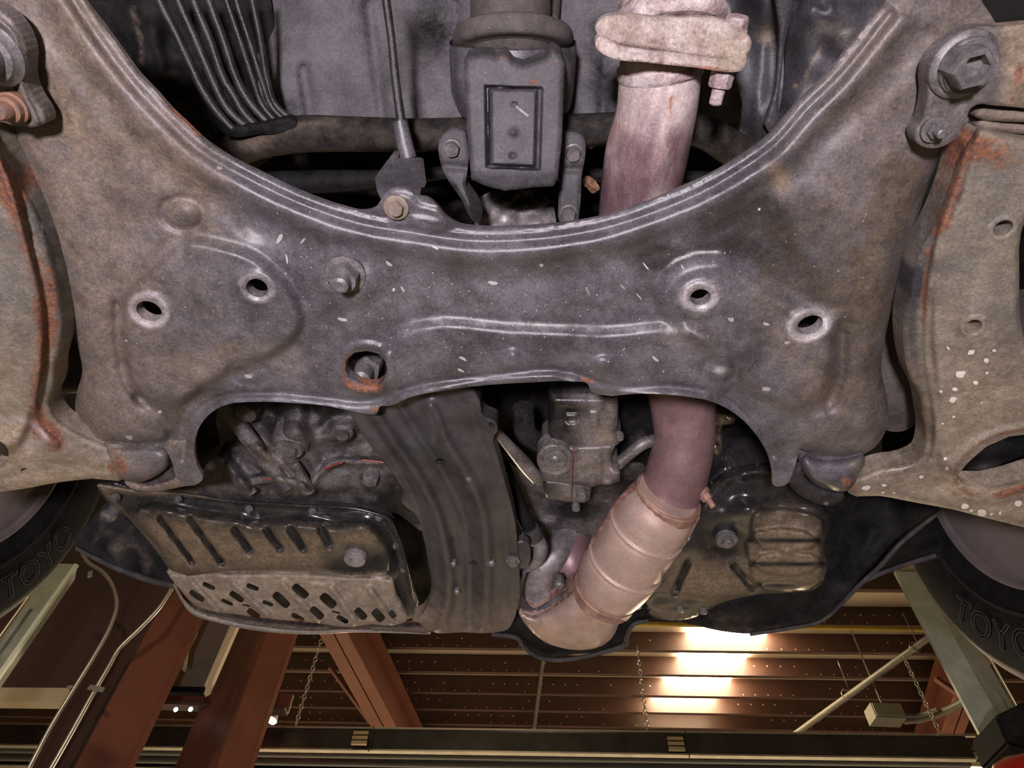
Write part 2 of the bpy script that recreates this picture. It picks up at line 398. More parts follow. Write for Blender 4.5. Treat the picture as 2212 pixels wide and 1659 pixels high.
mat('exhaust_purple', grain=0.15, c1=(0.15, 0.088, 0.092), c2=(0.21, 0.13, 0.132), scale=22, rough=0.42, rv=0.1, metal=0.3, bump=0.12, bscale=500, rust=((0.42, 0.15, 0.09), (0.28, 0.1, 0.07)))
mat('exhaust_shield', grain=0.14, c1=(0.46, 0.33, 0.27), c2=(0.36, 0.26, 0.22), scale=18, rough=0.48, rv=0.1, metal=0.35, bump=0.1, bscale=500, speck=0.15, rust=((0.20, 0.09, 0.065), (0.12, 0.055, 0.05)), dust=((0.38, 0.26, 0.18), (0.3, 0.2, 0.15)))
mat('rubber', (0.006, 0.0058, 0.006), (0.012, 0.0113, 0.0116), 30, 0.7, 0.1, spec=0.05, bump=0.2, bscale=250, speck=0.2, dust=((0.10, 0.085, 0.085), (0.07, 0.06, 0.06)))
mat('rubber_brown', (0.05, 0.042, 0.04), (0.09, 0.073, 0.066), 50, 0.7, 0.1, bump=0.5, bscale=500, speck=0.4)
mat('wheel_steel', (0.17, 0.135, 0.13), (0.12, 0.10, 0.10), 8, 0.5, 0.1, metal=0.2, bump=0.1)
mat('galvanised', (0.30, 0.34, 0.30), (0.40, 0.43, 0.38), 14, 0.42, 0.1, metal=0.4, bump=0.1)
mat('red_primer', (0.14, 0.045, 0.027), (0.175, 0.058, 0.035), 3, 0.5, 0.08, bump=0.05, bscale=60)
mat('red_primer_lit', (0.19, 0.067, 0.04), (0.23, 0.085, 0.052), 3, 0.5, 0.08, bump=0.05, bscale=60)  # primer again, brightened for faces that catch the light
mat('maroon', (0.055, 0.028, 0.028), (0.068, 0.034, 0.033), 1.5, 0.6, 0.05, bump=0.05, bscale=60)
mat('cream', (0.62, 0.52, 0.38), (0.55, 0.45, 0.32), 4, 0.7, 0.05, bump=0.1, bscale=40)
mat('conduit', (0.55, 0.55, 0.52), (0.45, 0.45, 0.42), 10, 0.32, 0.08, metal=0.7, bump=0.0)
mat('heater_black', (0.012, 0.011, 0.010), (0.025, 0.022, 0.018), 6, 0.22, 0.05, metal=0.0, bump=0.05, bscale=30, spec=0.6)
mat('heater_tin', (0.45, 0.42, 0.34), (0.36, 0.33, 0.27), 10, 0.28, 0.05, metal=0.8, bump=0.0)
mat('brass', (0.40, 0.33, 0.18), (0.32, 0.26, 0.15), 20, 0.4, 0.1, metal=0.6, bump=0.0)
mat('pipe_grey', (0.085, 0.075, 0.055), (0.11, 0.095, 0.07), 8, 0.5, 0.1, bump=0.0)
mat('pipe_yellow', (0.42, 0.29, 0.02), (0.35, 0.24, 0.02), 8, 0.4, 0.1, bump=0.0)
mat('red_gloss', (0.45, 0.012, 0.012), (0.38, 0.01, 0.01), 6, 0.25, 0.05, bump=0.0)
mat('paint_white', (0.62, 0.57, 0.52), (0.52, 0.46, 0.42), 60, 0.6, 0.1, bump=0.0)
mat('scratch', (0.36, 0.32, 0.31), (0.28, 0.25, 0.24), 60, 0.5, 0.1, bump=0.0)
mat('seal_red', (0.26, 0.035, 0.03), (0.12, 0.025, 0.02), 60, 0.4, 0.1, bump=0.0)
mat('leaf_dry', (0.20, 0.095, 0.05), (0.11, 0.05, 0.03), 120, 0.7, 0.1, bump=0.4)
mat('grey_panel', (0.20, 0.19, 0.14), (0.24, 0.22, 0.17), 6, 0.4, 0.1, bump=0.0)
mat('concrete', (0.20, 0.19, 0.18), (0.26, 0.25, 0.23), 3, 0.7, 0.1, bump=0.2, bscale=30)
mat('skylight', (1.0, 0.80, 0.52), (1.0, 0.80, 0.52), 3, 0.5, 0.0, bump=0.0, emit=55.0)
mat('bulb', (1.0, 0.93, 0.8), (1.0, 0.93, 0.8), 3, 0.5, 0.0, bump=0.0, emit=9.0)
mat('hole_light', (1.0, 0.85, 0.62), (1.0, 0.85, 0.62), 3, 0.5, 0.0, bump=0.0, emit=1.1)
mat('shield_grey', grain=0.3, c1=(0.026, 0.025, 0.028), c2=(0.055, 0.052, 0.058), scale=16, rough=0.5, rv=0.1, bump=0.25, bscale=300, speck=0.15)
mat('joist_brown', (0.050, 0.021, 0.014), (0.066, 0.027, 0.018), 3, 0.5, 0.08, bump=0.05, bscale=60)
mat('mount_paint', grain=0.28, c1=(0.042, 0.039, 0.042), c2=(0.068, 0.063, 0.068), scale=30, rough=0.55, rv=0.1, spec=0.2, bump=0.12, bscale=700, speck=0.25)
mat('edge_trim', (0.030, 0.027, 0.027), (0.055, 0.049, 0.047), 60, 0.7, 0.1, spec=0.1, bump=0.2)
# ================================================================== the shop
box('floor', (-9, -6, -0.05), (9, 14, 0), 'concrete')['kind'] = 'structure'
HJ = 4.20; HD = 4.43                         # joist underside and roof deck above the camera
ceil = box('ceiling', (-9, -6, CZ + HD), (9, 13, CZ + HD + 0.05), 'cream'); ceil['kind'] = 'structure'
jl = [(1262, 1277), (1338, 1353), (1396, 1411), (1449, 1463), (1496, 1507), (1534, 1542), (1566, 1575), (1597, 1605), (1626, 1633)]
def jline(k):
    a, b = P(980, jl[k][0], HJ), P(1770, jl[k][1], HJ); return a, b
a, b = jline(2); a2, b2 = jline(5)
sl = (((b - a).y / (b - a).x) + ((b2 - a2).y / (b2 - a2).x)) / 2
JY = []
for k in range(len(jl)):
    a, b = jline(k); m = (a + b) / 2; JY.append(m.y - sl * m.x)
JY = [JY[0] - (JY[1] - JY[0])] + JY
rnd = random.Random(5)
for k, y0 in enumerate(JY):
    x0, x1 = -8.0, 8.0; zb = CZ + HJ; zt = CZ + HD
    pr = [(0, zt), (0, zb), (0.055, zb), (0.055, zb + 0.02), (0.048, zb + 0.008), (0.008, zb + 0.008), (0.008, zt)]
    V = [(x, y0 + sl * x + dy, z) for x in (x0, x1) for dy, z in pr]; n = len(pr)
    mk('joist', V, [list(range(n)), [n + i for i in range(n)][::-1]] + [[i, n + i, n + (i + 1) % n, (i + 1) % n] for i in range(n)], 'joist_brown', ceil, smooth=False)
    if k >= 2:                                 # rows of pale fastener heads on the web
        V = []; Fc = []
        for row, zz in ((0, zb + 0.12), (1, zb + 0.025)):
            xs = []; jo = rnd.uniform(-.9, .9)
            for c in (-3.4, -0.9, 3.3):
                for i in range(rnd.randint(3, 8)): xs.append(c + jo + i * 0.155 + rnd.uniform(-.01, .01))
                for i in range(2): xs.append(c + jo + 1.5 + i * rnd.uniform(.14, .5))
            for x in xs:
                e = 0.009 if row else 0.011; b0 = len(V); yy = y0 + sl * x - 0.003
                V += [(x + e * math.cos(t * math.pi / 3), yy, zz + e * math.sin(t * math.pi / 3)) for t in range(6)]; Fc.append([b0 + t for t in range(6)])
        tag(mk('fastener_heads', V, Fc, 'cream', ceil), kind='stuff')
# glowing rooflight strip between the joists
for k in range(2, 6):
    ya, yb = JY[k], JY[k + 1]; ym = (ya + yb) / 2
    pa, pb = {2: (1483, 1655), 3: (1466, 1612), 4: (1432, 1578), 5: (1405, 1545)}[k], {2: 1371, 3: 1418, 4: 1468, 5: 1510}[k]
    xa, xb = P(pa[0], pb, HD - 0.02).x, P(pa[1], pb, HD - 0.02).x
    o = box('rooflight', (xa, ya + 0.09, CZ + HD - 0.03), (xb, yb - 0.03, CZ + HD - 0.005), 'skylight', ceil)
# deep rafters under the joists
def rafter(name, pl, wid_px, hb, dep, label):
    (x0, y0), (x1, y1) = pl; a, b = P(x0, y0, hb), P(x1, y1, hb)
    d = (b - a).normalized(); s = Vector((d.y, -d.x, 0)); wd = wid_px * mpp(x0, y0, hb)
    t = thing(name, a, label, 'beam'); a = a - d * 1.2; b = b + d * 3
    prism('bottom_flange', [a, a + s * wd, a + s * wd + Vector((0, 0, 0.02)), a + Vector((0, 0, 0.02))], b - a, 'red_primer_lit', t)
    c = a + s * wd * 0.5
    prism('web', [c, c + s * 0.012, c + s * 0.012 + Vector((0, 0, dep)), c + Vector((0, 0, dep))], b - a, 'red_primer', t)
    z = Vector((0, 0, dep))
    prism('top_flange', [a + z, a + s * wd + z, a + s * wd + z + Vector((0, 0, 0.02)), a + z + Vector((0, 0, 0.02))], b - a, 'red_primer', t)
    return t
rafter('roof_beam', ((691, 1372), (799, 1566)), 62, 3.55, 0.50, 'red-brown steel roof beam running away beside the perforated pan')
rafter('roof_beam', ((2085, 1440), (2030, 1600)), 50, 3.75, 0.42, 'red-brown steel roof beam behind the lone grey junction box')
# steel columns at the left
def column(px, ybot, Y, ztop, label, name='steel_column', mats=('maroon', 'red_primer'), lean=0.25):  # flange and web colours differ to paint shaded and lit faces
    l, c, r = px; A, B, C = PY(l, ybot, Y + lean), PY(c, ybot, Y), PY(r, ybot, Y + lean * 0.6)
    D = A + (C - B); t = thing(name, (B.x, B.y, 0), label, 'column')
    q = [Vector((v.x, v.y, 0.0)) for v in (A, B, C, D)]; up = Vector((0, 0, ztop))
    th = 0.03
    def wall(nm, u, v, m_):
        d = (v - u).normalized(); n_ = Vector((d.y, -d.x, 0)) * -th
        prism(nm, [u, v, v + n_, u + n_], up, m_, t)
    wall('flange_face', q[0], q[1], mats[0]); wall('web_face', q[1], q[2], mats[1]); wall('web_face', q[2], q[3], mats[1]); wall('flange_face', q[3], q[0], mats[0])
    return t
c1 = column((58, 160, 290), 1659, 3.0, 5.4, 'thick red-brown steel column carrying two bent conduits')
for x, y in ((335, 1380), (330, 1330), (305, 1400), (282, 1437), (262, 1480)):
    lathe('bolt_head', PY(x, y, 3.05), (-0.3, -1, 0), [(0, 0.016), (0.012, 0.016), (0.014, 0.010)], 'bolt_dark', c1)
c2 = column((377, 468, 548), 1659, 3.9, 5.4, 'red-brown steel column standing behind the grey wall panel', mats=('red_primer', 'red_primer_lit'))
# cross beam between the columns with two added glowing discs for light through its holes
t = thing('cross_beam', PY(330, 1530, 4.05), 'dark red cross beam with two bright spots behind the columns', 'beam')
A, B = PY(318, 1525, 4.05), PY(622, 1540, 4.3); hh = 42 * mppY(450, 1530, 4.1)
prism('web', [A, B, B + Vector((0, 0, hh)), A + Vector((0, 0, hh))], (0.0, 0.02, 0), 'red_primer', t)
prism('flange', [A, B, B + Vector((0, 0, -0.02)), A + Vector((0, 0, -0.02))], (0, -0.08, 0), 'maroon', t)
for x in (380, 412):
    lathe('hole_glow', PY(x, 1533 - (x - 380) * 0.02, 4.0), (0, -1, -0.2), [(0, 0.013), (0.004, 0.013)], 'bulb', t)
# wall behind, with its pale sill trim
wl = prism('wall_front', [PY(-900, 1484, 3.55), PY(215, 1487, 3.55), PY(400, 1200, 3.55), PY(-200, 1130, 3.55)], (0, 0.05, 0), 'maroon'); wl['kind'] = 'structure'
tr = prism('trim_1', [PY(-700, 1506, 3.5), PY(150, 1516, 3.5), PY(150, 1486, 3.5), PY(-700, 1480, 3.5)], (0, 0.08, 0), 'cream'); tr['kind'] = 'structure'
t = thing('wall_panel', PY(400, 1483, 3.5), 'grey panel with cream edge hung between the two columns', 'panel')
prism('board', [PY(352, 1484, 3.5), PY(440, 1484, 3.5), PY(505, 1330, 3.5), PY(440, 1300, 3.5)], (0, 0.03, 0), 'grey_panel', t)
prism('edge_strip', [PY(440, 1498, 3.48), PY(450, 1492, 3.48), PY(515, 1345, 3.48), PY(500, 1345, 3.48)], (0, 0.04, 0), 'cream', t)
prism('bottom_rail', [PY(345, 1494, 3.48), PY(442, 1496, 3.48), PY(442, 1484, 3.48), PY(350, 1482, 3.48)], (0, 0.04, 0), 'black_matte', t)
tag(tube('hanging_strap', [PY(432, 1335, 3.2), PY(420, 1370, 3.2), PY(404, 1405, 3.2), PY(401, 1425, 3.2), PY(397, 1446, 3.2)], [0.026, 0.026, 0.024, 0.026, 0.024], 'grey_panel', flat=0.3), 'grey flat strap hanging in front of the panel', 'strap')
# conduits clipped to the column
def conduit(pts, Y, label, clips):
    t = thing('conduit', PY(pts[-1][0], pts[-1][1], Y), label, 'pipe', 'conduits on the column')
    tube('pipe', [PY(x, y, Y) for x, y in pts], 4.6 * mppY(200, 1450, Y), 'conduit', t, seg=14)
    for x, y, tx, ty in clips:
        c = PY(x, y, Y); e = PY(tx, ty, Y)
        bar('clip', c + Vector((-.018, -0.014, 0)), e + Vector((0, -0.014, 0)), 0.006, 0.022, 'conduit', t)
conduit([(170, 1180), (190, 1215), (220, 1235), (245, 1270), (252, 1310), (240, 1350), (205, 1415), (165, 1480), (110, 1570), (60, 1665), (20, 1740)], 2.88,
        'bright metal conduit, left of the two, bending towards the tyre', [(205, 1238, 196, 1250), (163, 1485, 152, 1490)])
conduit([(400, 1225), (372, 1270), (345, 1312), (300, 1360), (255, 1405), (235, 1440), (200, 1500), (150, 1590), (105, 1668), (60, 1740)], 2.88,
        'bright metal conduit, right of the two, bending towards the gearbox pan', [(203, 1488, 226, 1494)])
# lift posts
def post(px, y, Y, ybase, ytop, label, mats, dep=0.10):
    A, B, C = PY(px[0], y, Y), PY(px[1], y, Y), PY(px[2], y, Y + dep); zt = PY(px[1], ytop, Y).z
    t = thing('lift_post', (B.x, B.y, 0), label, 'post', 'vehicle lift posts')
    q = [Vector((v.x, v.y, 0.0)) for v in (A, B, C)]
    for nm, u, v, m_ in (('front_plate', q[0], q[1], mats[0]), ('side_plate', q[1], q[2], mats[1])):
        d = (v - u).normalized(); n_ = Vector((-d.y, d.x, 0)) * 0.012
        prism(nm, [u, v, v + n_, u + n_], (0, 0, zt), m_, t)
    return t
lp = post((-22, 42, 60), 1400, 2.1, 0, 1215, 'pale galvanised lift post at the left below the tyre', ('galvanised', 'galvanised'))
tube('lift_cable', [PY(-10, 1390, 2.05), PY(62, 1290, 2.05)], 0.007, 'heater_tin', lp, seg=8)
rp = post((2094, 2153, 2200), 1542, 2.0, 0, 1240, 'galvanised lift post at the right beneath the tyre', ('galvanised', 'galvanised'))
rp2 = rp
A = PY(2150, 1545, 1.80); B = PY(2262, 1490, 1.80); C = PY(2290, 1640, 1.80); D = PY(2176, 1606, 1.80)
tag(prism('rubber_block', [A, B, C, D], (0, 0.16, 0), 'black_matte', bev=0.006), 'black rubber block at the foot of the galvanised lift post', 'block')
tube('lift_cable', [PY(2136, 1418, 1.95), PY(2196, 1525, 1.95)], 0.005, 'heater_tin', rp, seg=8)
o = lathe('lift_pad', PY(2235, 1690, 1.55), (-.2, -.3, 1), [(-.12, .07), (-.02, .085), (.02, .08), (.045, .06), (.055, .03)], 'red_gloss'); tag(o, 'glossy red rounded cover in the bottom right corner', 'cover')
# radiant tube heater hung on chains
HH = 2.0
hA, hB = P(-500, 1560, HH), P(2085, 1592, HH); hd = (hB - hA).normalized(); hs = Vector((-hd.y, hd.x, 0)); zz = Vector((0, 0, 1))
t = thing('tube_heater', (hA + hB) / 2, 'long black radiant tube heater hanging on chains below the ceiling', 'heater')
def ext(nm, prof, m_, a=hA, b=hB):
    prism(nm, [a + hs * u + zz * v for u, v in prof], b - a, m_, t)
ext('hood_side', [(0, 0), (0.006, 0), (0.006, -0.125), (0, -0.125)], 'heater_black')
ext('hood_top', [(0, 0), (0.32, 0.05), (0.32, 0.056), (0, 0.006)], 'heater_tin')
ext('hood_side', [(0.32, 0.05), (0.326, 0.05), (0.326, -0.12), (0.32, -0.12)], 'heater_black')
ext('rim', [(-0.012, 0.0), (0.008, 0.0), (0.008, 0.012), (-0.012, 0.012)], 'heater_tin', hA, hB + hd * 0.06)
ext('rim', [(-0.012, -0.125), (0.03, -0.125), (0.03, -0.135), (-0.012, -0.135)], 'heater_tin')
ext('rim', [(0.30, -0.12), (0.35, -0.12), (0.35, -0.13), (0.30, -0.13)], 'heater_tin')
tube('burner_tube', [hA + hs * .1 + zz * -.085, hB + hs * .1 + zz * -.085], 0.05, 'heater_black', t)
tube('burner_tube', [hA + hs * .22 + zz * -.085, hB + hs * .22 + zz * -.085], 0.05, 'heater_black', t)
tube('flue_pipe', [hB + hs * .05 + zz * -.085, hB + hd * .17 + hs * .05 + zz * -.085, hB + hd * .18 + hs * .05 + zz * -.085, hB + hd * .55 + hs * .05 + zz * -.085], [0.022, .022, .04, .04], 'heater_tin', t, n=2)
lathe('collar', hB + hd * .19 + hs * .05 + zz * -.085, hd, [(-.012, .042), (-.012, .052), (.012, .052), (.012, .042)], 'heater_tin', t)
for fx in (150, 785, 1455):
    c = P(fx, 1566 + (fx - 600) * 0.0178, HH) ; c.z = hA.z
    for i in range(3):
        bar('coupler', c + hs * -0.015 + zz * (-.04 - i * .03), c + hs * -0.015 + zz * (-.06 - i * .03), 0.10, 0.02, 'brass', t, up=tuple(hs))
    bar('support_wire', c + hd * .07 + hs * -.012, c + hd * .07 + hs * -.012 - zz * .16, .006, .006, 'heater_black', t, up=tuple(hs))
def chain(px, y0, y1, label, Y=None):
    b_ = P(px[1], y1, HH); Yc = b_.y if Y is None else Y; top = PY(px[0], y0, Yc); b_ = PY(px[1], y1, Yc); top.x = b_.x
    L = (top - b_).length; n = int(L / 0.034); V = []; Fc = []
    for i in range(n):
        c = b_ + zz * (0.034 * (i + .5)); pts = []
        for k in range(10):
            a = 2 * math.pi * k / 10; dx, dz = 0.011 * math.cos(a), 0.021 * math.sin(a)
            pts.append(c + (Vector((dx, 0, dz)) if i % 2 else Vector((0, dx, dz))))
        v, f = tubegeo([*pts, pts[0]], 0.0035, 5, False); f = [[q + len(V) for q in ff] for ff in f]; V += [tuple(q) for q in v]; Fc += f
    tag(mk('hanging_chain', V, Fc, 'heater_tin'), label, 'chain', 'heater chains')
chain((1380, 1399), 1393, 1578, 'steel chain hanging below the glowing rooflight, middle of the three')
chain((685, 639), 1380, 1566, 'steel chain hanging left of the nearer roof beam')
chain((1959, 2032), 1415, 1586, 'steel chain hanging near the grey junction box at the right')
# pipes under the roof
tag(tube('ceiling_pipe', [P(1186, 1330, 4.05), P(1150, 1600, 4.05)], 0.024, 'pipe_grey', seg=12), 'straight grey pipe crossing under the joists below the exhaust', 'pipe')
t = thing('sprinkler_pipe', P(1726, 1580, 3.8), 'grey diagonal pipe on wire hangers under the joists', 'pipe')
tube('pipe', [P(2110, 1302, 3.8), P(1690, 1606, 3.8)], 0.033, 'pipe_grey', t, seg=14)
for x, y in ((1976, 1398), (1828, 1500)):
    c = P(x, y, 3.8); v, f = tubegeo([c + Vector((.05 * math.cos(a), 0, .05 * math.sin(a))) for a in np.linspace(0, 2 * math.pi, 13)] + [c + Vector((.05, 0, 0)), c + Vector((.05, 0, .4))], 0.006, 6)
    mk('hanger', v, f, 'heater_tin', t)
tag(tube('gas_pipe', [P(1300, 1346, 4.12), P(2120, 1362, 4.12)], 0.024, 'pipe_yellow', seg=12), 'yellow gas pipe running along the nearest joists', 'pipe')
t = thing('junction_box', P(1920, 1560, 3.4), 'grey junction box with curved conduit under the roof', 'box')
c = P(1920, 1556, 3.4); box('body', (c.x - .17, c.y - .10, c.z - .02), (c.x + .14, c.y + .1, c.z + .13), 'pipe_grey', t)
box('cover', (c.x - .16, c.y - .112, c.z - .01), (c.x + .13, c.y - .1, c.z + .12), 'grey_panel', t)
bar('hanger_rod', c + Vector((0, 0, .13)), Vector((c.x, c.y, CZ + HD)), .012, .012, 'heater_tin', t, up=(0, 1, 0))
tube('conduit_arm', [P(1952, 1557, 3.4), P(1990, 1553, 3.4), P(2060, 1528, 3.4), P(2140, 1465, 3.4)], 0.035, 'pipe_grey', t, seg=12)
tube('conduit_arm', [P(1955, 1546, 3.42), P(1985, 1546, 3.42), P(2025, 1532, 3.42)], 0.02, 'pipe_grey', t, seg=12)
tag(bar('roof_brace', P(2020, 1465, 3.9), P(2160, 1562, 3.5), 0.05, 0.05, 'red_primer'), 'thin red-brown diagonal brace right of the chain', 'brace')
tag(bar('roof_brace', P(712, 1440, 3.9), P(800, 1560, 3.6), 0.04, 0.04, 'red_primer'), 'thin red-brown diagonal brace left of the chain by the roof beam', 'brace')
t = thing('pendant_lamp', PY(594, 1552, 4.4), 'small bright cone lamp beside the red columns', 'lamp')
c = PY(597, 1543, 4.4); lathe('shade', c, (-.2, -.3, -1), [(-.01, .012), (0, .014), (.05, .035)], 'cream', t); lathe('bulb', c, (-.2, -.3, -1), [(.035, .02), (.06, .028), (.07, .012)], 'bulb', t)
c = PY(2110, 1672, 4.6); t = thing('strip_light', c, 'bright strip light under the end of the tube heater', 'lamp')
box('diffuser', (c.x - .10, c.y - .02, c.z), (c.x + .20, c.y + .02, c.z + .03), 'bulb', t); box('tray', (c.x - .12, c.y - .04, c.z + .03), (c.x + .22, c.y + .04, c.z + .06), 'cream', t)
# ================================================================== the raised car, seen from below
H0 = 0.484                                                 # crossmember underside above the camera
# ---- dark body shell over everything
tag(prism('body_shell', [(-1.1, -2.8, CZ + 1.04), (0.98, -2.8, CZ + 1.04), (0.98, 1.05, CZ + 1.04), (0.5, 1.2, CZ + 1.04), (0.35, 1.3, CZ + 1.04), (-0.4, 1.3, CZ + 1.04), (-0.6, 1.2, CZ + 1.04), (-1.1, 1.05, CZ + 1.04)], (0, 0, 0.04), 'cavity_shade'),
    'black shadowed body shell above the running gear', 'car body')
# ---- floor pan with stamped ribs
fp = sheet('floor_pan', [(520, -120), (1330, -120), (1345, 100), (1330, 300), (1100, 320), (800, 320), (620, 310), (575, 265), (555, 130)], [(520, 0, .78), (560, 250, .72), (900, 0, .80), (900, 280, .70), (1300, 0, .76), (1300, 280, .70)], 'underbody', step=9,
    feats=[('g', [(655, 150), (672, 260)], 16, -9), ('g', [(795, 8), (828, 262)], 15, -8), ('g', [(897, 196), (912, 270)], 13, -7), ('g', [(985, 10), (985, 80)], 12, -6), ('r', [(860, 60), (900, 130), (950, 140)], 45, 12), ('b', 660, 70, 120, 120, 0, 10, 2), ('n', 5, 90, 1), ('g', [(1305, 130), (1302, 250)], 12, -6)],
    masks={'grime_shade': [('b', 935, 60, 60, 70, 0, 0.75, 2), ('b', 590, 250, 60, 50, 0, .6, 2), ('r', [(1290, 60), (1300, 260)], 30, .6), ('r', [(560, 0), (585, 210)], 14, .7)]})
tag(fp, 'dark grey floor pan with stamped ribs above the engine mount', 'floor pan')
# ---- right side rail and heat shield
t = thing('frame_rail', P(1640, 300, .70), 'black folded frame rail right of the exhaust flange', 'frame rail')
sheet('rail_face', [(1560, -80), (1700, -80), (1692, 60), (1690, 200), (1668, 285), (1640, 340), (1600, 345), (1604, 220), (1560, 120)], [(1560, 0, .74), (1600, 300, .70), (1690, 0, .66), (1668, 290, .64)], 'shield_grey', t, step=10, feats=[('r', [(1650, 0), (1640, 200), (1615, 340)], 12, 5), ('n', 3, 50, 2)], masks={'dust': [('b', 1655, 75, 25, 20, 0, .55, 2), ('r', [(1680, 0), (1678, 200), (1664, 285)], 5, .4)]})
sheet('rail_lip', [(1683, -80), (1700, -80), (1694, 100), (1682, 210), (1668, 285), (1660, 285), (1675, 190), (1684, 60)], .63, 'shield_grey', t, step=6, feats=[('E', 6, 4)])
sheet('inner_panel', [(1500, 60), (1620, 100), (1610, 250), (1560, 270), (1500, 250), (1500, 150)], .80, 'shield_grey', t, step=12, feats=[('n', 6, 40, 7)], masks={'dust': [('b', 1603, 188, 10, 10, 0, .9, 4), ('b', 1625, 130, 10, 6, 0, .7, 3)]})
hs = sheet('heat_shield', [(1685, -80), (1960, -80), (1910, 20), (1840, 110), (1760, 200), (1690, 275), (1672, 285), (1690, 200), (1697, 60)], [(1690, 0, .70), (1690, 280, .66), (1950, 0, .60)], 'shield_grey', step=9,
    feats=[('r', [(1760, -20), (1740, 120), (1715, 220)], 30, 8), ('b', 1790, 75, 50, 35, -20, 9, 2), ('r', [(1770, 25), (1790, 28), (1795, 10)], 8, -10), ('r', [(1695, 10), (1715, 22), (1722, 5)], 8, -10), ('n', 6, 50, 4)],
    masks={'dust': [('b', 1720, 186, 8, 5, 30, .8, 2), ('b', 1790, 70, 60, 40, 0, .22, 2), ('r', [(1770, 110), (1735, 180)], 4, .5)]})
tag(hs, 'black dented heat shield inside the right frame arm', 'heat shield')
# ---- fuel and brake lines
t = thing('fuel_line_bundle', P(520, 280, .66), 'bundle of seven black fuel and brake lines ending in a clip', 'pipe bundle')
LN = [[(330, -60), (341, 0), (375, 69), (408, 141), (431, 189), (460, 235), (500, 280)], [(362, -50), (381, 0), (414, 75), (450, 160), (468, 200), (491, 239), (530, 276)],
      [(398, -50), (414, 0), (450, 87), (483, 177), (502, 208), (524, 245), (553, 274)], [(430, -50), (447, 0), (477, 81), (514, 185), (533, 218), (578, 268)],
      [(470, -50), (485, 0), (512, 79), (541, 166), (564, 229), (600, 270)], [(492, -50), (506, 0), (535, 89), (566, 187), (580, 225), (618, 268)], [(530, -50), (541, 0), (558, 83), (574, 177), (588, 222), (630, 262)]]
for i, L in enumerate(LN):
    ptube('line', [(x + 4, y, .66 + .004 * i, 9.5 if i < 4 else 7) for x, y in L], 'line_black', t, seg=12)
sheet('clip', [(478, 282), (500, 275), (560, 268), (640, 262), (640, 280), (560, 290), (490, 292)], .655, 'black_matte', t, step=6, feats=[('E', 5, 3), ('b', 533, 276, 5, 4, 0, -5, 4), ('b', 578, 272, 5, 4, 0, -5, 4)], skirt=.012)
tag(sheet('inner_fender', [(60, -120), (520, -120), (575, 270), (500, 330), (400, 320), (330, 200), (200, 60)], [(100, 0, .72), (400, 0, .75), (500, 280, .72)], 'black_matte', step=10,
    feats=[('r', [(280, 20), (300, 80), (305, 140)], 22, 10), ('r', [(330, 60), (350, 160), (345, 230)], 18, 12), ('n', 8, 60, 3)], masks={'dust': [('r', [(285, 15), (304, 90), (306, 140)], 5, .45), ('b', 370, 160, 14, 10, 0, .6, 2)]}), 'glossy black inner panel behind the fuel lines', 'panel')
tag(ptube('hose', [(340, 205, .70, 8), (380, 232, .69, 18), (430, 265, .68, 19), (470, 292, .68, 12)], 'black_matte'), 'short black hose behind the left frame arm edge', 'hose')
# ---- stabilizer bar
tag(ptube('stabilizer_bar', [(400, 390, 0.72, 32), (480, 340, 0.70, 33), (560, 305, 0.68, 36), (650, 290, 0.67, 38), (760, 290, 0.67, 36), (900, 292, 0.67, 34), (1100, 286, 0.67, 34), (1300, 280, 0.67, 34), (1460, 270, 0.68, 33), (1520, 285, 0.68, 34), (1580, 320, 0.69, 36), (1680, 380, 0.70, 36)], 'black_matte', n=8,
    masks={'dust': [('b', 545, 310, 50, 20, -15, .5, 2), ('r', [(620, 275), (720, 262)], 10, .3), ('c', .16)]}), 'thick black stabilizer bar crossing above the crossmember', 'bar')
tag(ptube('steering_rack', [(560, 395, .72, 24), (700, 392, .72, 24), (900, 380, .72, 15), (980, 370, .72, 14), (1250, 378, .72, 14), (1500, 385, .72, 16), (1620, 400, .72, 26)], 'black_matte', n=6), 'black steering rack rod in the gap behind the crossmember', 'rod')
tag(sheet('bulkhead', [(560, 360), (1600, 360), (1620, 520), (540, 520)], .86, 'black_matte', step=16, feats=[('n', 14, 60, 9), ('r', [(700, 400), (800, 440), (1000, 440)], 20, 15), ('r', [(1240, 440), (1300, 470), (1480, 430)], 16, 12)], masks={'dust': [('n', .5, 40, 3)]}), 'black engine bulkhead in the gap behind the crossmember', 'bulkhead')
# ---- engine mount
t = thing('engine_mount', P(1110, 300, .58), 'grey steel engine mount box with bolted ears and rubber top', 'engine mount')
ptube('rubber_stem', [(1104, -90, .715, 87), (1103, 0, .712, 87), (1103, 30, .711, 87), (1104, 52, .71, 84), (1106, 64, .709, 74)], 'rubber_brown', t, seg=28)
ptube('rubber_stem', [(1180, -50, .76, 36), (1174, 45, .74, 34)], 'rubber_brown', t, seg=20)
ptube('rubber_collar', [(1108, 62, .700, 100), (1108, 67, .700, 122), (1108, 84, .697, 131), (1108, 104, .694, 126), (1108, 116, .692, 100)], 'rubber_brown', t, seg=36, n=4)
ptube('cup', [(1108, 90, .69, 137), (1108, 96, .69, 137), (1107, 160, .684, 134), (1106, 215, .678, 128), (1104, 248, .675, 112), (1104, 262, .674, 84)], 'frame_paint', t, seg=40, n=4, cap=False, masks={'dust': [('b', 1225, 190, 14, 50, 0, .55, 2)]})
mh = [(1000, 120, .60), (1215, 120, .60), (1100, 400, .560)]
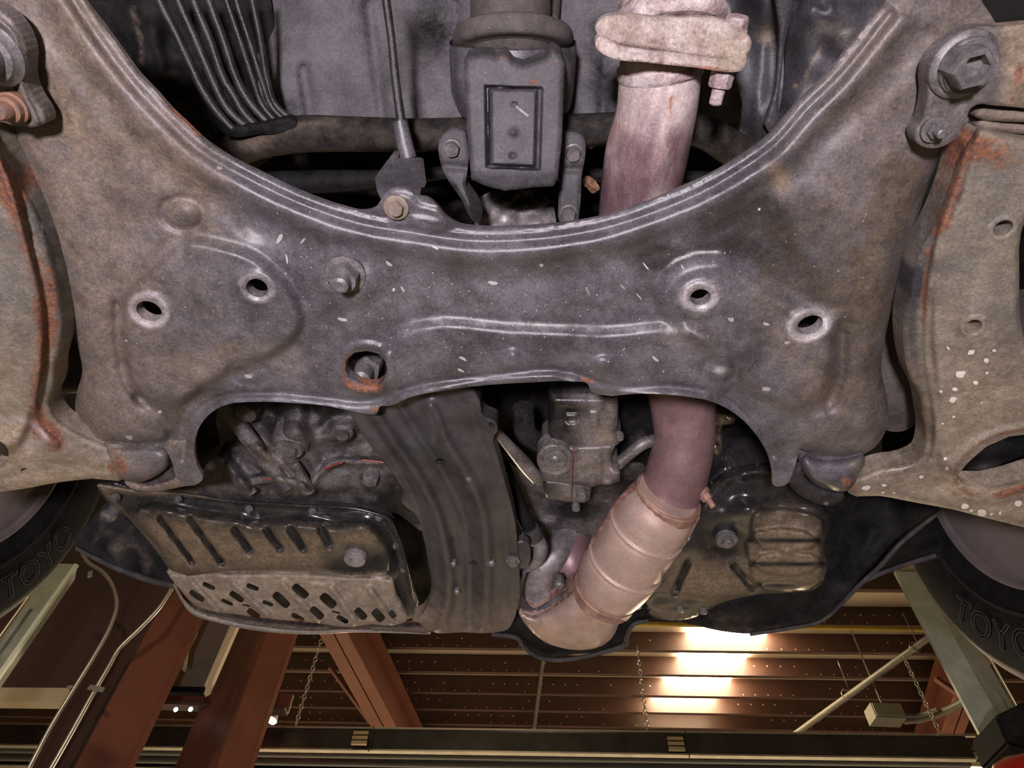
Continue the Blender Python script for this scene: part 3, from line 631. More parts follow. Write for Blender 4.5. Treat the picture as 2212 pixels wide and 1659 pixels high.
bx_ = sheet('box', [(1003, 132), (1004, 124), (1035, 118), (1058, 119), (1068, 124), (1086, 117), (1098, 122), (1108, 136), (1130, 142), (1150, 134), (1178, 126), (1192, 104), (1212, 118), (1220, 140), (1214, 300), (1205, 385), (1196, 402), (1150, 405), (1090, 412), (1050, 402), (1018, 388), (1008, 280)], mh, 'mount_paint', t, step=3.2, skirt=.035,
    feats=[('E', 12, 5), ('q', [(1048, 186), (1171, 190), (1166, 366), (1051, 361)], 7, -7), ('q', [(1060, 192), (1160, 194), (1155, 360), (1061, 356)], 10, 8.5), ('b', 1111, 225, 6, 5, 0, -3, 4), ('b', 1108, 286, 8, 8, 0, 3.5, 2), ('b', 1108, 336, 7, 6, 0, -3, 4), ('r', [(1010, 395), (1100, 405), (1200, 395)], 18, -4)],
    masks={'grime_shade': [('q', [(1049, 188), (1058, 190), (1059, 357), (1052, 358)], 4, .95), ('r', [(1060, 363), (1160, 366)], 2.5, .7), ('r', [(1060, 189), (1160, 191)], 2.5, .8)], 'rust': [('b', 1152, 178, 13, 9, 0, .62, 2), ('b', 1195, 137, 14, 6, 0, .6, 2), ('r', [(1062, 118), (1100, 128)], 4, .5)], 'dust': [('c', .0)], 'wear_highlight': [('r', [(1115, 230), (1140, 250)], 2, .9)]}, smooth_out=0, sharp=40)
ears = []
for s_, o_ in (('l', [(950, 300), (962, 286), (985, 275), (1006, 285), (1006, 400), (1020, 440), (1034, 482), (1024, 480), (1000, 435), (975, 400), (960, 375), (950, 345)]), ('r', [(1212, 288), (1235, 285), (1258, 292), (1265, 312), (1262, 350), (1256, 380), (1255, 420), (1250, 470), (1246, 490), (1212, 490), (1206, 440), (1210, 380)])):
    e = sheet('ear', o_, [(950, 290, .625), (1260, 290, .625), (1100, 480, .60)], 'mount_paint', t, step=5, skirt=.006, feats=[('E', 8, 2), ('r', [(950, 358), (1005, 362)] if s_ == 'l' else [(1212, 366), (1260, 366)], 8, -4)], smooth_out=2, masks={'grime_shade': [('yg', 365, 400, .6 if s_ == 'l' else .25)]}); ears.append(e)
bolt(ears[0], 977, 320, .622, 17, 'bolt_dark', washer=1.15); bolt(ears[1], 1238, 330, .622, 17, 'bolt_dark', washer=1.15); bolt(ears[1], 1228, 460, .604, 16, 'bolt_dark', washer=1.2)
sheet('bracket_leg', [(1010, 395), (1030, 420), (1040, 440), (1032, 484), (1020, 470), (1012, 430)], .60, 'black_gloss', t, step=6)
sheet('bracket_web', [(1030, 430), (1190, 430), (1200, 500), (1030, 500)], .66, 'steel_dull', t, step=8, feats=[('n', 4, 20, 3)], masks={'grime_shade': [('yg', 470, 425, .9), ('n', .5, 30, 2)]})
# ---- dry leaf
lf = sheet('dry_leaf', [(1258, 384), (1268, 380), (1282, 386), (1290, 396), (1296, 408), (1288, 414), (1280, 418), (1268, 406), (1260, 400)], .66, 'leaf_dry', step=3, feats=[('r', [(1260, 388), (1290, 410)], 5, 4), ('n', 3, 8, 2)], skirt=.001)
tag(lf, 'dry brown leaf caught beside the engine mount', 'leaf')
# ---- exhaust: rear pipe flange, front pipe, catalyst
t = thing('exhaust_tail_pipe', P(1450, 60, .62), 'rusty pale exhaust pipe end above the bolted flange joint', 'exhaust pipe')
ptube('pipe', [(1455, -90, .66, 112), (1455, -20, .645, 112), (1452, 30, .632, 110), (1449, 62, .624, 108)], 'exhaust_flange', t, seg=36, masks={'dust': [('b', 1372, 40, 30, 30, 0, .8, 2)]})
ptube('clamp_ring', [(1452, -14, .645, 119), (1452, -6, .643, 119)], 'exhaust_flange', t, seg=36)
ptube('collar', [(1450, 38, .629, 104), (1450, 46, .627, 122), (1449, 66, .622, 124), (1449, 76, .62, 112)], 'exhaust_flange', t, seg=36, n=4)
sheet('flange', [(1286, 62), (1296, 42), (1335, 30), (1400, 34), (1470, 38), (1556, 40), (1604, 62), (1624, 90), (1612, 120), (1560, 125), (1460, 112), (1400, 105), (1330, 92), (1295, 80)], [(1288, 60, .572), (1620, 80, .572), (1450, 120, .564)], 'exhaust_flange', t, step=6, feats=[('E', 6, 4), ('n', 1.5, 14, 2), ('n', 2, 50, 9)], skirt=.01, masks={'dust': [('c', .42), ('b', 1580, 100, 50, 40, 0, .4, 2)], 'rust': [('r', [(1400, 90), (1470, 95)], 10, .3)]})
bolt(t, 1586, 68, .585, 25, 'exhaust_flange', washer=1.1, axis=(0.05, -0.9, -0.1), height=1.0)
t = thing('exhaust_front_pipe', P(1420, 300, .60), 'rust-streaked exhaust front pipe below the flange, bending over the crossmember to the catalyst', 'exhaust pipe')
sheet('flange', [(1287, 85), (1292, 78), (1340, 98), (1400, 108), (1470, 116), (1560, 126), (1612, 118), (1610, 140), (1602, 152), (1580, 156), (1540, 152), (1500, 146), (1440, 140), (1390, 134), (1340, 130), (1305, 118), (1288, 104)], [(1288, 90, .563), (1610, 130, .563), (1450, 140, .557)], 'exhaust_flange', t, step=5, feats=[('E', 5, 3), ('n', 1.5, 12, 5)], skirt=.012, masks={'dust': [('c', .35), ('b', 1580, 130, 50, 40, 0, .45, 2)], 'rust': [('r', [(1330, 125), (1440, 138), (1600, 156)], 6, .45), ('b', 1525, 150, 18, 8, 0, .5, 2)]})
bolt(t, 1563, 152, .572, 25, 'exhaust_flange', washer=1.0, height=1.2, stud=1.3, axis=(-0.1, 0.97, -0.1), name='flange_stud')
pp = [(1426, 122, .612, 86), (1426, 150, .61, 87), (1424, 180, .61, 87), (1416, 250, .61, 86), (1404, 300, .61, 88), (1397, 330, .612, 89), (1385, 400, .615, 85), (1372, 480, .62, 79), (1390, 620, .62, 74), (1440, 760, .61, 72), (1472, 850, .60, 71), (1477, 905, .59, 67), (1478, 950, .58, 64), (1468, 1000, .57, 66), (1452, 1050, .565, 66), (1436, 1080, .56, 64)]
ptube('upper_pipe', pp[:9], 'exhaust_steel', t, seg=40, n=8, masks={'dust': [('yg', 300, 150, .55), ('b', 1480, 210, 40, 80, 0, .35, 2), ('b', 1425, 440, 25, 40, 10, .6, 2)], 'grime_shade': [('yg', 200, 430, .8), ('b', 1470, 305, 30, 40, 0, .5, 2), ('b', 1380, 305, 40, 40, 0, .3, 2)], 'rust': [('r', [(1450, 210), (1430, 300), (1425, 380)], 9, .55), ('r', [(1335, 270), (1312, 320)], 9, .5), ('r', [(1360, 330), (1350, 400)], 8, .35)]})
ptube('weld_bead', [(1426, 140, .61, 88), (1426, 147, .61, 92), (1425, 158, .61, 92), (1425, 166, .61, 88)], 'exhaust_flange', t, seg=36, n=3)
ptube('lower_pipe', pp[8:], 'exhaust_purple', t, seg=40, n=8, masks={'rust': [('r', [(1440, 880), (1432, 960)], 5, .45), ('r', [(1505, 900), (1508, 960)], 5, .45), ('n', .42, 14, 3)]})
# catalyst shield with beads
cat = thing('catalytic_converter', P(1360, 1180, .55), 'pale heat-tinted catalytic converter shield with ring beads and clamps', 'exhaust part')
A, B = (1440, 1072), (1300, 1290)
def along(u, r, dh=0): return (A[0] + (B[0] - A[0]) * u, A[1] + (B[1] - A[1]) * u, .548 - .012 * u + dh, r)
prof = [(-.02, 66), (.03, 70), (.10, 78), (.16, 81), (.22, 82), (.278, 81.5), (.286, 82), (.293, 85), (.305, 85.5), (.312, 82), (.32, 80.5), (.35, 82), (.48, 82), (.57, 82), (.608, 81.5), (.616, 82), (.623, 85), (.635, 85.5), (.642, 82), (.65, 80.5), (.68, 82), (.80, 80), (.88, 74), (.95, 66), (1.02, 62)]
ptube('shield', [along(u, r) for u, r in prof], 'exhaust_shield', cat, seg=44, n=5, masks={'dust': [('b', 1440, 1140, 14, 9, 0, .8, 2), ('b', 1415, 1180, 40, 14, -30, .35, 2)], 'wear_highlight': [('r', [(1345, 1105), (1380, 1150), (1430, 1175)], 3, .4)]})
for sgn in (1,):
    q0 = [(1368, 1054), (1344, 1074), (1310, 1126), (1276, 1181), (1254, 1226), (1250, 1240)]
    ptube('shield_seam', [(x, y, .552, 6) for x, y in q0], 'exhaust_shield', cat, seg=10, masks={'rust': [('c', .62)]})
ptube('shield_seam', [(1508, 1116, .55, 5), (1478, 1170, .548, 5), (1428, 1241, .545, 5), (1392, 1280, .545, 5)], 'exhaust_shield', cat, seg=10, masks={'rust': [('c', .5)]})
def clamp(cx, cy, h, r, ang, ears, wpx):
    c = P(cx, cy, h); ax = Vector((P(*along(1, 1)[:3]) - P(*along(0, 1)[:3]))).normalized()
    k = mpp(cx, cy, h); w_ = wpx * k
    o = lathe('clamp_band', c, ax, [(-w_, r * k * .97), (-w_, r * k), (-w_ * .75, r * k * 1.035), (-w_ * .3, r * k * 1.02), (w_ * .3, r * k * 1.02), (w_ * .75, r * k * 1.035), (w_, r * k), (w_, r * k * .97)], 'exhaust_clamp', cat)
    for (x, y, hh, rr) in ears:
        b_ = bolt(o, x, y, hh, rr, 'exhaust_clamp', washer=1.25, height=1.1, stud=1.3, axis=(.5, .35, -.75), name='clamp_bolt')
mat('exhaust_clamp', (0.30, 0.18, 0.12), (0.17, 0.09, 0.075), 70, 0.6, 0.1, metal=0.2, bump=0.4, bscale=500)
clamp(1440, 1078, .549, 73, 0, [(1520, 1066, .545, 13)], 14)
clamp(1306, 1278, .535, 71, 0, [(1365, 1288, .535, 11)], 13)
ptube('clamp_lug', [(1500, 1072, .548, 9), (1518, 1064, .547, 12), (1534, 1074, .546, 8)], 'exhaust_clamp', cat, seg=10)
ptube('clamp_lug', [(1345, 1285, .535, 8), (1362, 1280, .535, 11), (1378, 1288, .534, 7)], 'exhaust_clamp', cat, seg=10)
cone = sheet('elbow_cone', [(1258, 1262), (1290, 1285), (1330, 1300), (1348, 1308), (1338, 1345), (1322, 1378), (1298, 1396), (1262, 1404), (1215, 1400), (1175, 1386), (1148, 1364), (1126, 1335), (1120, 1322), (1142, 1328), (1165, 1326), (1205, 1304), (1240, 1278)], .530, 'exhaust_shield', cat, step=5, skirt=.03,
    feats=[('E', 70, 26), ('r', [(1262, 1290), (1240, 1340), (1250, 1390)], 34, 6), ('n', 2, 30, 5)], masks={'rust': [('r', [(1255, 1265), (1200, 1308), (1160, 1330), (1122, 1326)], 4, .6), ('b', 1285, 1345, 26, 10, 0, .3, 2)], 'grime_shade': [('b', 1150, 1335, 35, 20, 20, .35, 2)], 'dust': [('b', 1270, 1330, 40, 30, 0, .4, 2)]})
mf = thing('exhaust_manifold', P(1170, 1270, .56), 'grey-brown manifold elbows curving behind the catalyst cone', 'exhaust part')
ptube('elbow', [(1225, 1330, .61, 50), (1190, 1312, .608, 54), (1166, 1288, .606, 50), (1160, 1258, .605, 44), (1172, 1225, .61, 36), (1195, 1200, .62, 31), (1225, 1160, .66, 30)], 'steel_dull', mf, seg=32, n=7, masks={'dust': [('b', 1165, 1262, 30, 25, 0, .4, 2)], 'rust': [('r', [(1140, 1225), (1180, 1235), (1200, 1250)], 8, .5)]})
ptube('elbow', [(1255, 1290, .62, 40), (1236, 1240, .62, 42), (1232, 1215, .626, 40), (1245, 1160, .67, 34)], 'exhaust_purple', mf, seg=28, n=7)
sheet('elbow_shield', [(1116, 1300), (1120, 1245), (1138, 1228), (1130, 1265), (1132, 1300), (1152, 1318), (1180, 1305), (1212, 1285), (1250, 1262), (1240, 1285), (1205, 1306), (1165, 1328), (1135, 1328), (1118, 1318)], .558, 'frame_paint', mf, step=5, feats=[('E', 8, 4)], masks={'rust': [('r', [(1165, 1328), (1205, 1306), (1250, 1268)], 5, .6)], 'grime_shade': [('b', 1125, 1300, 20, 30, 0, .4, 2)]})
lathe('sensor_nut', P(1208, 1258, .56), DOWN, [(-.01, .006), (0, .008, 6), (.006, .008, 6), (.008, .005)], 'bolt_dark', mf)
# ---- front crossmember (subframe)
XM = [(-90, -90), (140, -90), (162, -35), (182, 2), (215, 45), (250, 92), (300, 160), (340, 202), (370, 236), (400, 264), (440, 302), (500, 342), (560, 372), (620, 402), (680, 427), (740, 447), (790, 456), (812, 448), (828, 422), (848, 406), (880, 408), (900, 424), (925, 428), (944, 444), (962, 466), (990, 484), (1040, 491), (1110, 491), (1200, 485), (1300, 469), (1400, 437), (1472, 406), (1530, 380), (1590, 345), (1664, 291), (1722, 224), (1793, 155), (1843, 91), (1907, 13), (1960, -60), (2080, -60), (2125, 10), (2152, 52), (2168, 120), (2150, 200), (2105, 250), (2050, 300), (2005, 400), (1975, 500), (1945, 600), (1925, 670), (1910, 740), (1904, 800), (1914, 850), (1920, 890), (1912, 935), (1890, 966), (1850, 986), (1800, 989), (1750, 980), (1728, 968), (1722, 990), (1712, 1022), (1700, 1046), (1670, 1049), (1668, 1020), (1655, 975), (1630, 935), (1590, 895), (1545, 870), (1470, 855), (1380, 850), (1292, 852), (1276, 845), (1270, 829), (1240, 824), (1150, 826), (1050, 832), (960, 843), (880, 860), (842, 877), (820, 878), (815, 893), (790, 894), (750, 886), (700, 876), (640, 871), (560, 868), (478, 878), (447, 900), (426, 932), (420, 975), (426, 1005), (438, 1036), (425, 1046), (385, 1036), (372, 1000), (360, 975), (345, 962), (300, 962), (240, 958), (205, 950), (178, 922), (163, 890), (166, 850), (178, 800), (165, 740), (140, 640), (105, 520), (60, 390), (20, 290), (0, 266), (-90, 180)]
rear = [(160, -40), (215, 45), (300, 160), (370, 236), (440, 302), (560, 372), (680, 427), (790, 462), (900, 480), (1010, 496), (1110, 496), (1200, 488), (1300, 470), (1400, 438), (1530, 382), (1590, 346), (1664, 292), (1722, 225), (1793, 156), (1907, 14)]
def off(line, d):
    a = np.array(line, float); t_ = np.gradient(a, axis=0); t_ /= np.linalg.norm(t_, axis=1)[:, None]; return [tuple(q) for q in a + np.stack([-t_[:, 1], t_[:, 0]], 1) * d]
frontL = [(1722, 1000), (1690, 1040), (1655, 975), (1590, 895), (1470, 855), (1290, 850), (1240, 824), (1050, 832), (880, 860), (815, 890), (700, 876), (560, 868), (478, 878), (430, 925), (422, 1000)]
frontlip = [(1668, 985), (1630, 925), (1590, 880), (1545, 852), (1470, 836), (1300, 830), (1240, 806), (1050, 812), (880, 838), (800, 866), (700, 858), (560, 848), (470, 860), (425, 890), (400, 940), (395, 990)]
outerL = [(178, 922), (163, 890), (166, 850), (178, 800), (165, 740), (140, 640), (105, 520), (60, 390), (20, 290)]
outerR = [(2050, 300), (2005, 400), (1975, 500), (1945, 600), (1925, 670), (1910, 740), (1904, 800), (1914, 850), (1920, 890), (1912, 935)]
padL = [(350, 962), (300, 962), (240, 958), (205, 950), (178, 922)]; padR = [(1912, 935), (1890, 966), (1850, 986), (1800, 989), (1745, 978)]
platL = [(395, 520), (330, 580), (268, 640), (262, 700), (270, 780), (290, 838), (330, 862), (385, 870), (440, 838), (500, 800), (600, 760), (650, 700), (620, 620), (560, 560), (480, 530)]
platR = [(1450, 590), (1550, 560), (1640, 610), (1730, 660), (1800, 700), (1800, 780), (1780, 850), (1730, 880), (1640, 850), (1560, 780), (1460, 700), (1420, 640)]
frontplat = [(860, 720), (920, 700), (1100, 708), (1300, 716), (1530, 724), (1580, 780), (1560, 850), (1300, 845), (1050, 830), (850, 870), (820, 800)]
xfeats = [('e', rear, 16, 5), ('r', off(rear, 24), 9, -4.5), ('r', off(rear, 52), 26, 9), ('r', off(rear, 100), 30, -3), ('e', outerL, 60, 30), ('e', outerR, 60, 30), ('e', padL, 45, 20), ('e', padR, 45, 20),
    ('r', frontlip, 7, -5), ('r', off(frontL, 0), 9, 2.5), ('p', platL, 34, 13), ('p', platR, 44, 11), ('p', frontplat, 32, 9), ('r', [(1500, 690), (1560, 690), (1640, 740)], 30, -3),
    ('b', 752, 598, 78, 74, 0, 6, 4), ('o', 752, 598, 78, 72, 0, -2.5, .22), ('o', 395, 462, 46, 34, 10, -4, .22), ('b', 395, 460, 22, 16, 0, 3.5, 3), ('b', 552, 490, 46, 30, 25, -5, 3), ('o', 537, 806, 42, 25, 12, -3, .16), ('o', 1556, 800, 38, 26, 0, -3, .2),
    ('b', 1108, 782, 36, 16, 0, 5, 3), ('b', 1108, 765, 14, 10, 0, 5, 2), ('b', 1304, 784, 22, 14, 0, 5, 4), ('o', 790, 795, 56, 50, 0, 3.5, .16),
    ('o', 322, 672, 42, 33, 22, 4, .22), ('o', 555, 622, 36, 30, 18, 3, .2), ('o', 1513, 642, 36, 29, -15, 4, .22), ('o', 1750, 702, 46, 32, -22, 5, .24),
    ('p', [(830, 440), (850, 420), (880, 420), (905, 440), (950, 455), (970, 490), (900, 485), (850, 480)], 10, 3), ('b', 920, 485, 45, 14, 12, 4, 4), ('b', 350, 280, 160, 120, 40, 8, 2), ('b', 1780, 380, 150, 170, 30, 10, 2), ('b', 1800, 920, 80, 70, 0, 5, 2), ('b', 265, 900, 80, 60, 0, 3, 2),
    ('r', [(300, 860), (350, 900), (372, 950)], 14, -7), ('r', [(440, 850), (400, 880), (375, 940)], 14, -6), ('r', [(258, 660), (264, 740), (285, 835), (305, 858)], 15, -10), ('r', [(1815, 720), (1815, 800), (1790, 870)], 17, -9), ('r', [(395, 520), (330, 578), (270, 635)], 10, -5), ('n', 1.4, 90, 1), ('n', .4, 28, 5)]
xholes = [ell(555, 622, 24, 19, 22), ell(322, 672, 29, 20, 24), ell(1513, 642, 22, 17, -8), ell(1750, 702, 29, 19, -22), [(746, 800), (748, 778), (765, 762), (792, 758), (818, 764), (834, 782), (837, 800), (830, 822), (812, 834), (792, 834), (770, 824), (752, 814)]]
xmasks = {'rust': [('o', 790, 800, 50, 44, 0, .42, .13), ('b', 788, 836, 46, 14, 8, .75, 2), ('b', 750, 785, 8, 16, 0, .5, 2), ('b', 1268, 822, 18, 7, 10, .95, 3), ('r', [(345, 206), (375, 240), (430, 292)], 5, .62), ('b', 808, 884, 10, 8, 0, .8, 3), ('r', [(225, 55), (330, 190)], 4, .35), ('o', 322, 672, 32, 23, 24, .45, .14), ('o', 1750, 702, 32, 22, -22, .4, .14), ('b', 1880, 60, 30, 90, 35, .2, 2)],
    'dust': [('xg', 620, 150, .52), ('xg', 1550, 1900, .36), ('b', 420, 400, 70, 140, -35, .35, 2), ('b', 1500, 720, 90, 40, 0, .25, 2), ('b', 1685, 385, 18, 34, -25, .9, 2), ('r', [(420, 800), (540, 760), (640, 790)], 40, .3), ('b', 900, 640, 300, 60, 0, .1, 2), ('r', [(1640, 620), (1700, 760), (1780, 860)], 40, .2)],
    'grime_shade': [('p', [(1380, 575), (1470, 520), (1560, 470), (1650, 425), (1705, 470), (1735, 540), (1830, 560), (1880, 430), (1925, 340), (1990, 330), (1950, 560), (1905, 740), (1890, 900), (1800, 880), (1800, 720), (1730, 650), (1640, 595), (1550, 548), (1450, 575), (1400, 595)], 50, .68), ('b', 150, 230, 42, 60, -20, .75, 3), ('b', 200, 270, 60, 70, -40, .45, 3), ('r', [(1560, 480), (1660, 440), (1720, 480)], 40, .42), ('b', 1420, 560, 70, 30, 0, .5, 2), ('r', [(258, 660), (264, 740), (285, 835), (305, 858)], 15, .5), ('r', [(440, 850), (400, 880), (372, 940)], 10, .5), ('b', 183, 880, 16, 30, 0, .6, 2), ('n', .35, 70, 11)],  # right stain also stands for weaker light; groove and left-bracket shade painted in
    'wear_highlight': [('o', 322, 672, 38, 29, 22, .50, .4), ('o', 555, 622, 32, 26, 18, .35, .35), ('o', 1513, 642, 33, 26, -15, .58, .5), ('o', 1750, 702, 42, 29, -22, .58, .45), ('b', 1556, 800, 16, 9, 0, .7, 2), ('b', 1655, 840, 12, 6, 0, .5, 2), ('r', [(930, 690), (1100, 702), (1500, 715)], 10, .28), ('b', 1780, 895, 22, 12, 0, .25, 2), ('b', 540, 812, 10, 5, 0, .5, 2)]}  # worn hole rims, plus a painted highlight along the front step
xm = thing('crossmember', P(1106, 700, H0), 'wide dark grey pressed-steel front crossmember with drilled lobes across the middle', 'crossmember')
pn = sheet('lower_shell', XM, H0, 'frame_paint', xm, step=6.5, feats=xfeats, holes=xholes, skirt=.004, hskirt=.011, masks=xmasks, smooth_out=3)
sheet('upper_shell', [(-90, -40), (150, 0), (300, 200), (480, 370), (700, 470), (1000, 530), (1300, 510), (1560, 400), (1720, 270), (1900, 70), (2080, 0), (2100, 150), (1980, 360), (1890, 640), (1860, 900), (1780, 930), (1700, 900), (1600, 850), (1250, 790), (880, 820), (560, 830), (400, 890), (300, 900), (230, 880), (230, 780), (160, 560), (80, 330), (-90, 170)], .535, 'cavity_shade', xm, step=26, skirt=.004, feats=[('n', 3, 60, 3)])
# stud, bolts and hidden bolt in the rusted hole
lathe('stud_nut', P(748, 590, H0 - .004), DOWN, [(-.01, .016), (0, .0165), (.003, .0165), (.004, .013, 6), (.012, .013, 6), (.014, .011), (.014, .0075), (.022, .007), (.024, .0045)], 'bolt_dark', pn)
mat('bolt_tan', (0.24, 0.19, 0.15), (0.16, 0.13, 0.11), 120, 0.45, 0.1, metal=0.3, bump=0.2, bscale=900)
bolt(pn, 856, 448, H0 - .004, 17, 'bolt_tan', washer=1.6, height=.7)
lathe('hidden_bolt', P(792, 786, .523), DOWN, [(-.01, .016), (0, .016, 6), (.010, .016, 6), (.011, .010), (.026, .009), (.029, .006)], 'bolt_dark', pn)
lathe('dimple_bolt', P(395, 458, H0 + .001), DOWN, [(-.004, .010), (.002, .009), (.004, .006)], 'frame_paint', pn)
rnd = random.Random(3)
sc_ = [(605, 515, 13, 5, -65), (655, 520, 8, 2.5, -50), (620, 560, 12, 2, 80), (840, 570, 9, 3, 40), (740, 690, 12, 4, 10), (870, 625, 8, 2, 60), (940, 535, 9, 2.5, 30), (1065, 612, 11, 4, 8), (1170, 573, 5, 4, 0), (1380, 640, 12, 1.5, 50), (1395, 575, 14, 1.6, 52), (1475, 578, 8, 1.5, 60), (1500, 600, 10, 1.3, 65), (1270, 630, 10, 1.2, 60), (1345, 620, 9, 1.2, 45), (850, 626, 3.5, 3.5, 0), (1640, 452, 3, 3, 0), (1655, 700, 8, 3, 20), (1580, 690, 7, 5, 20), (475, 363, 7, 4, 20), (535, 813, 9, 4, 12), (280, 945, 9, 5, 10), (345, 890, 5, 4, 0), (272, 736, 4, 3, 0), (1000, 775, 10, 3, 25), (995, 800, 9, 2.5, 25), (1415, 775, 9, 3, 40), (1655, 840, 9, 5, 0), (1700, 740, 6, 4, 0)]
sc_ += [(rnd.gauss(1000, 420), rnd.gauss(650, 90), rnd.uniform(1, 2.4), rnd.uniform(.8, 1.5), rnd.uniform(0, 180)) for _ in range(170)]
xo = crom(np.array(XM, float), 3, True)
_q = np.array([q[:2] for q in sc_]); _ok = inside(_q, xo) & (dloop(_q, xo) > 12)
for h_ in xholes:
    h_ = np.array(h_, float).mean(0); _ok &= np.hypot(_q[:, 0] - h_[0], _q[:, 1] - h_[1]) > 60
sc_ = [q for q, k in zip(sc_, _ok) if k]
spots('scratches', sc_, lambda p: H0 - evalf(p, xfeats, xo) / 1000, 'scratch', pn, 4, .0008)
# flange end tab at the left and its small hole
sheet('flange_tab', [(355, 965), (420, 955), (422, 985), (430, 1010), (437, 1030), (430, 1044), (400, 1050), (370, 1056), (330, 1062), (298, 1060), (275, 1050), (268, 1040), (300, 1050), (350, 1042), (378, 1030), (382, 1010)], H0 + .004, 'frame_paint', xm, step=5, feats=[('E', 6, 2.5), ('b', 411, 1028, 7, 5, 0, -4, 4)], masks={'dust': [('c', .5)]})
# ---- rear bracket plates
t = thing('arm_bracket', P(2085, 150, H0), 'right control arm bracket plate with a big hollow hex bolt', 'bracket', 'control arm rear brackets')
bo = [(2110, 58), (2160, 57), (2300, 57), (2300, 240), (2200, 232), (2150, 228), (2110, 226), (2096, 236), (2086, 260), (2062, 300), (2040, 315), (2000, 319), (1980, 308), (1975, 290), (1990, 260), (2000, 225), (2003, 200), (2001, 165), (2010, 130), (2030, 105), (2060, 80), (2090, 62)]
sheet('plate', bo, H0 - .022, 'frame_paint', t, step=6, feats=[('E', 8, 3), ('n', 1.5, 40, 2)], skirt=.012, masks={'rust': [('b', 2200, 160, 14, 34, 10, .75, 2), ('b', 2185, 215, 10, 8, 0, .6, 2), ('r', [(1980, 305), (2020, 316)], 4, .4)], 'dust': [('xg', 2140, 2190, .6), ('c', .25)]})
lathe('washer', P(2082, 140, H0 - .024), DOWN, [(-.004, .0205), (0, .0205), (.002, .019), (.003, .017), (.006, .0165), (.007, .0155), (.009, .0155)], 'bolt_dark', t)
lathe('hollow_bolt', P(2082, 140, H0 - .034), DOWN, [(-.004, .0128, 6), (0, .0125, 6), (.012, .0125, 6), (.0135, .0115, 6), (.0135, .0086, 6), (.006, .0078, 6)], 'bolt_dark', t)
bolt(t, 2018, 280, H0 - .024, 18, 'bolt_dark', washer=1.5, height=.6, stud=1.1, name='stud_bolt')
t = thing('arm_bracket', P(20, 150, H0), 'left control arm bracket plate with ribbed lip and rusty bolt', 'bracket', 'control arm rear brackets')
bl = [(-110, 0), (-20, 8), (8, 25), (32, 48), (50, 80), (60, 120), (58, 150), (62, 182), (78, 215), (96, 245), (99, 264), (82, 273), (40, 273), (0, 263), (-110, 262)]
sheet('plate', bl, H0 - .022, 'frame_paint', t, step=5, feats=[('E', 8, 3), ('r', [(0, 45), (30, 75), (42, 120), (42, 160), (50, 195), (70, 240), (80, 262)], 6, 4), ('r', [(0, 65), (18, 90), (26, 125), (28, 165), (40, 210), (60, 255)], 5, -4)], skirt=.012, masks={'dust': [('c', .35)]})
lathe('washer', P(-16, 118, H0 - .026), DOWN, [(-.004, .020), (0, .020), (.003, .017), (.006, .016), (.007, .012), (.018, .012)], 'bolt_dark', t)
o = lathe('rusty_bolt', P(30, 232, H0 - .024), DOWN, [(-.003, .0105), (.002, .0105), (.003, .009), (.007, .0085), (.008, .006), (.014, .0055), (.016, .004)], 'rust_bolt' if 'rust_bolt' in M else mat('rust_bolt', (0.20, 0.095, 0.055), (0.11, 0.075, 0.06), 120, 0.6, 0.1, bump=0.4, bscale=800), t)
# ---- control arms
t = thing('control_arm', P(0, 700, H0), 'tan dusty left control arm with rusted seam', 'control arm', 'control arms')
la = [(-160, 150), (-60, 200), (0, 300), (15, 335), (50, 400), (90, 480), (115, 560), (132, 640), (138, 700), (131, 750), (121, 790), (120, 830), (107, 868), (120, 900), (155, 926), (215, 955), (262, 972), (280, 1010), (275, 1030), (200, 1034), (120, 1043), (50, 1056), (0, 1063), (-80, 1080), (-160, 1095)]
seam = [(-10, 330), (20, 400), (60, 540), (85, 640), (92, 720), (86, 800), (76, 880), (82, 920), (120, 960)]
sheet('arm', la, [(0, 300, .47), (0, 700, .462), (0, 1060, .480), (230, 990, .488), (130, 700, .474)], 'arm_paint', t, step=6, skirt=.02, feats=[('E', 18, 8), ('r', seam, 9, 5), ('p', [(-160, 150), (0, 330), (60, 540), (88, 700), (74, 880), (40, 960), (-160, 960)], 26, 10), ('b', 0, 960, 90, 40, 0, 6, 2), ('r', [(95, 960), (170, 985), (240, 1005)], 22, 6), ('n', 1.5, 50, 8), ('n', .35, 12, 3)],
    holes=[ell(-8, 983, 27, 31), ell(55, 1018, 11, 7, 10)], hskirt=.02, masks={'rust': [('r', seam, 24, .60), ('b', 25, 410, 45, 50, 30, .62, 2), ('b', 112, 600, 14, 60, -10, .35, 2), ('b', 108, 690, 22, 70, 5, .45, 2), ('b', 105, 930, 40, 22, 30, .7, 2), ('b', 40, 1012, 30, 10, 0, .5, 2), ('b', 245, 1000, 16, 26, 30, .85, 2)], 'dust': [('b', 30, 960, 90, 45, 10, .75, 2), ('yg', 620, 800, .35), ('r', [(0, 1050), (120, 1035), (240, 1020)], 22, .6)], 'grime_shade': [('r', [(40, 410), (95, 510), (120, 620), (122, 740)], 18, .6), ('b', 150, 950, 50, 18, 20, .55, 2), ('b', 190, 975, 60, 14, 10, .35, 2)], 'wear_highlight': [('r', [(0, 905), (70, 915), (100, 950)], 9, .45), ('b', 60, 960, 60, 20, 15, .3, 2)]})
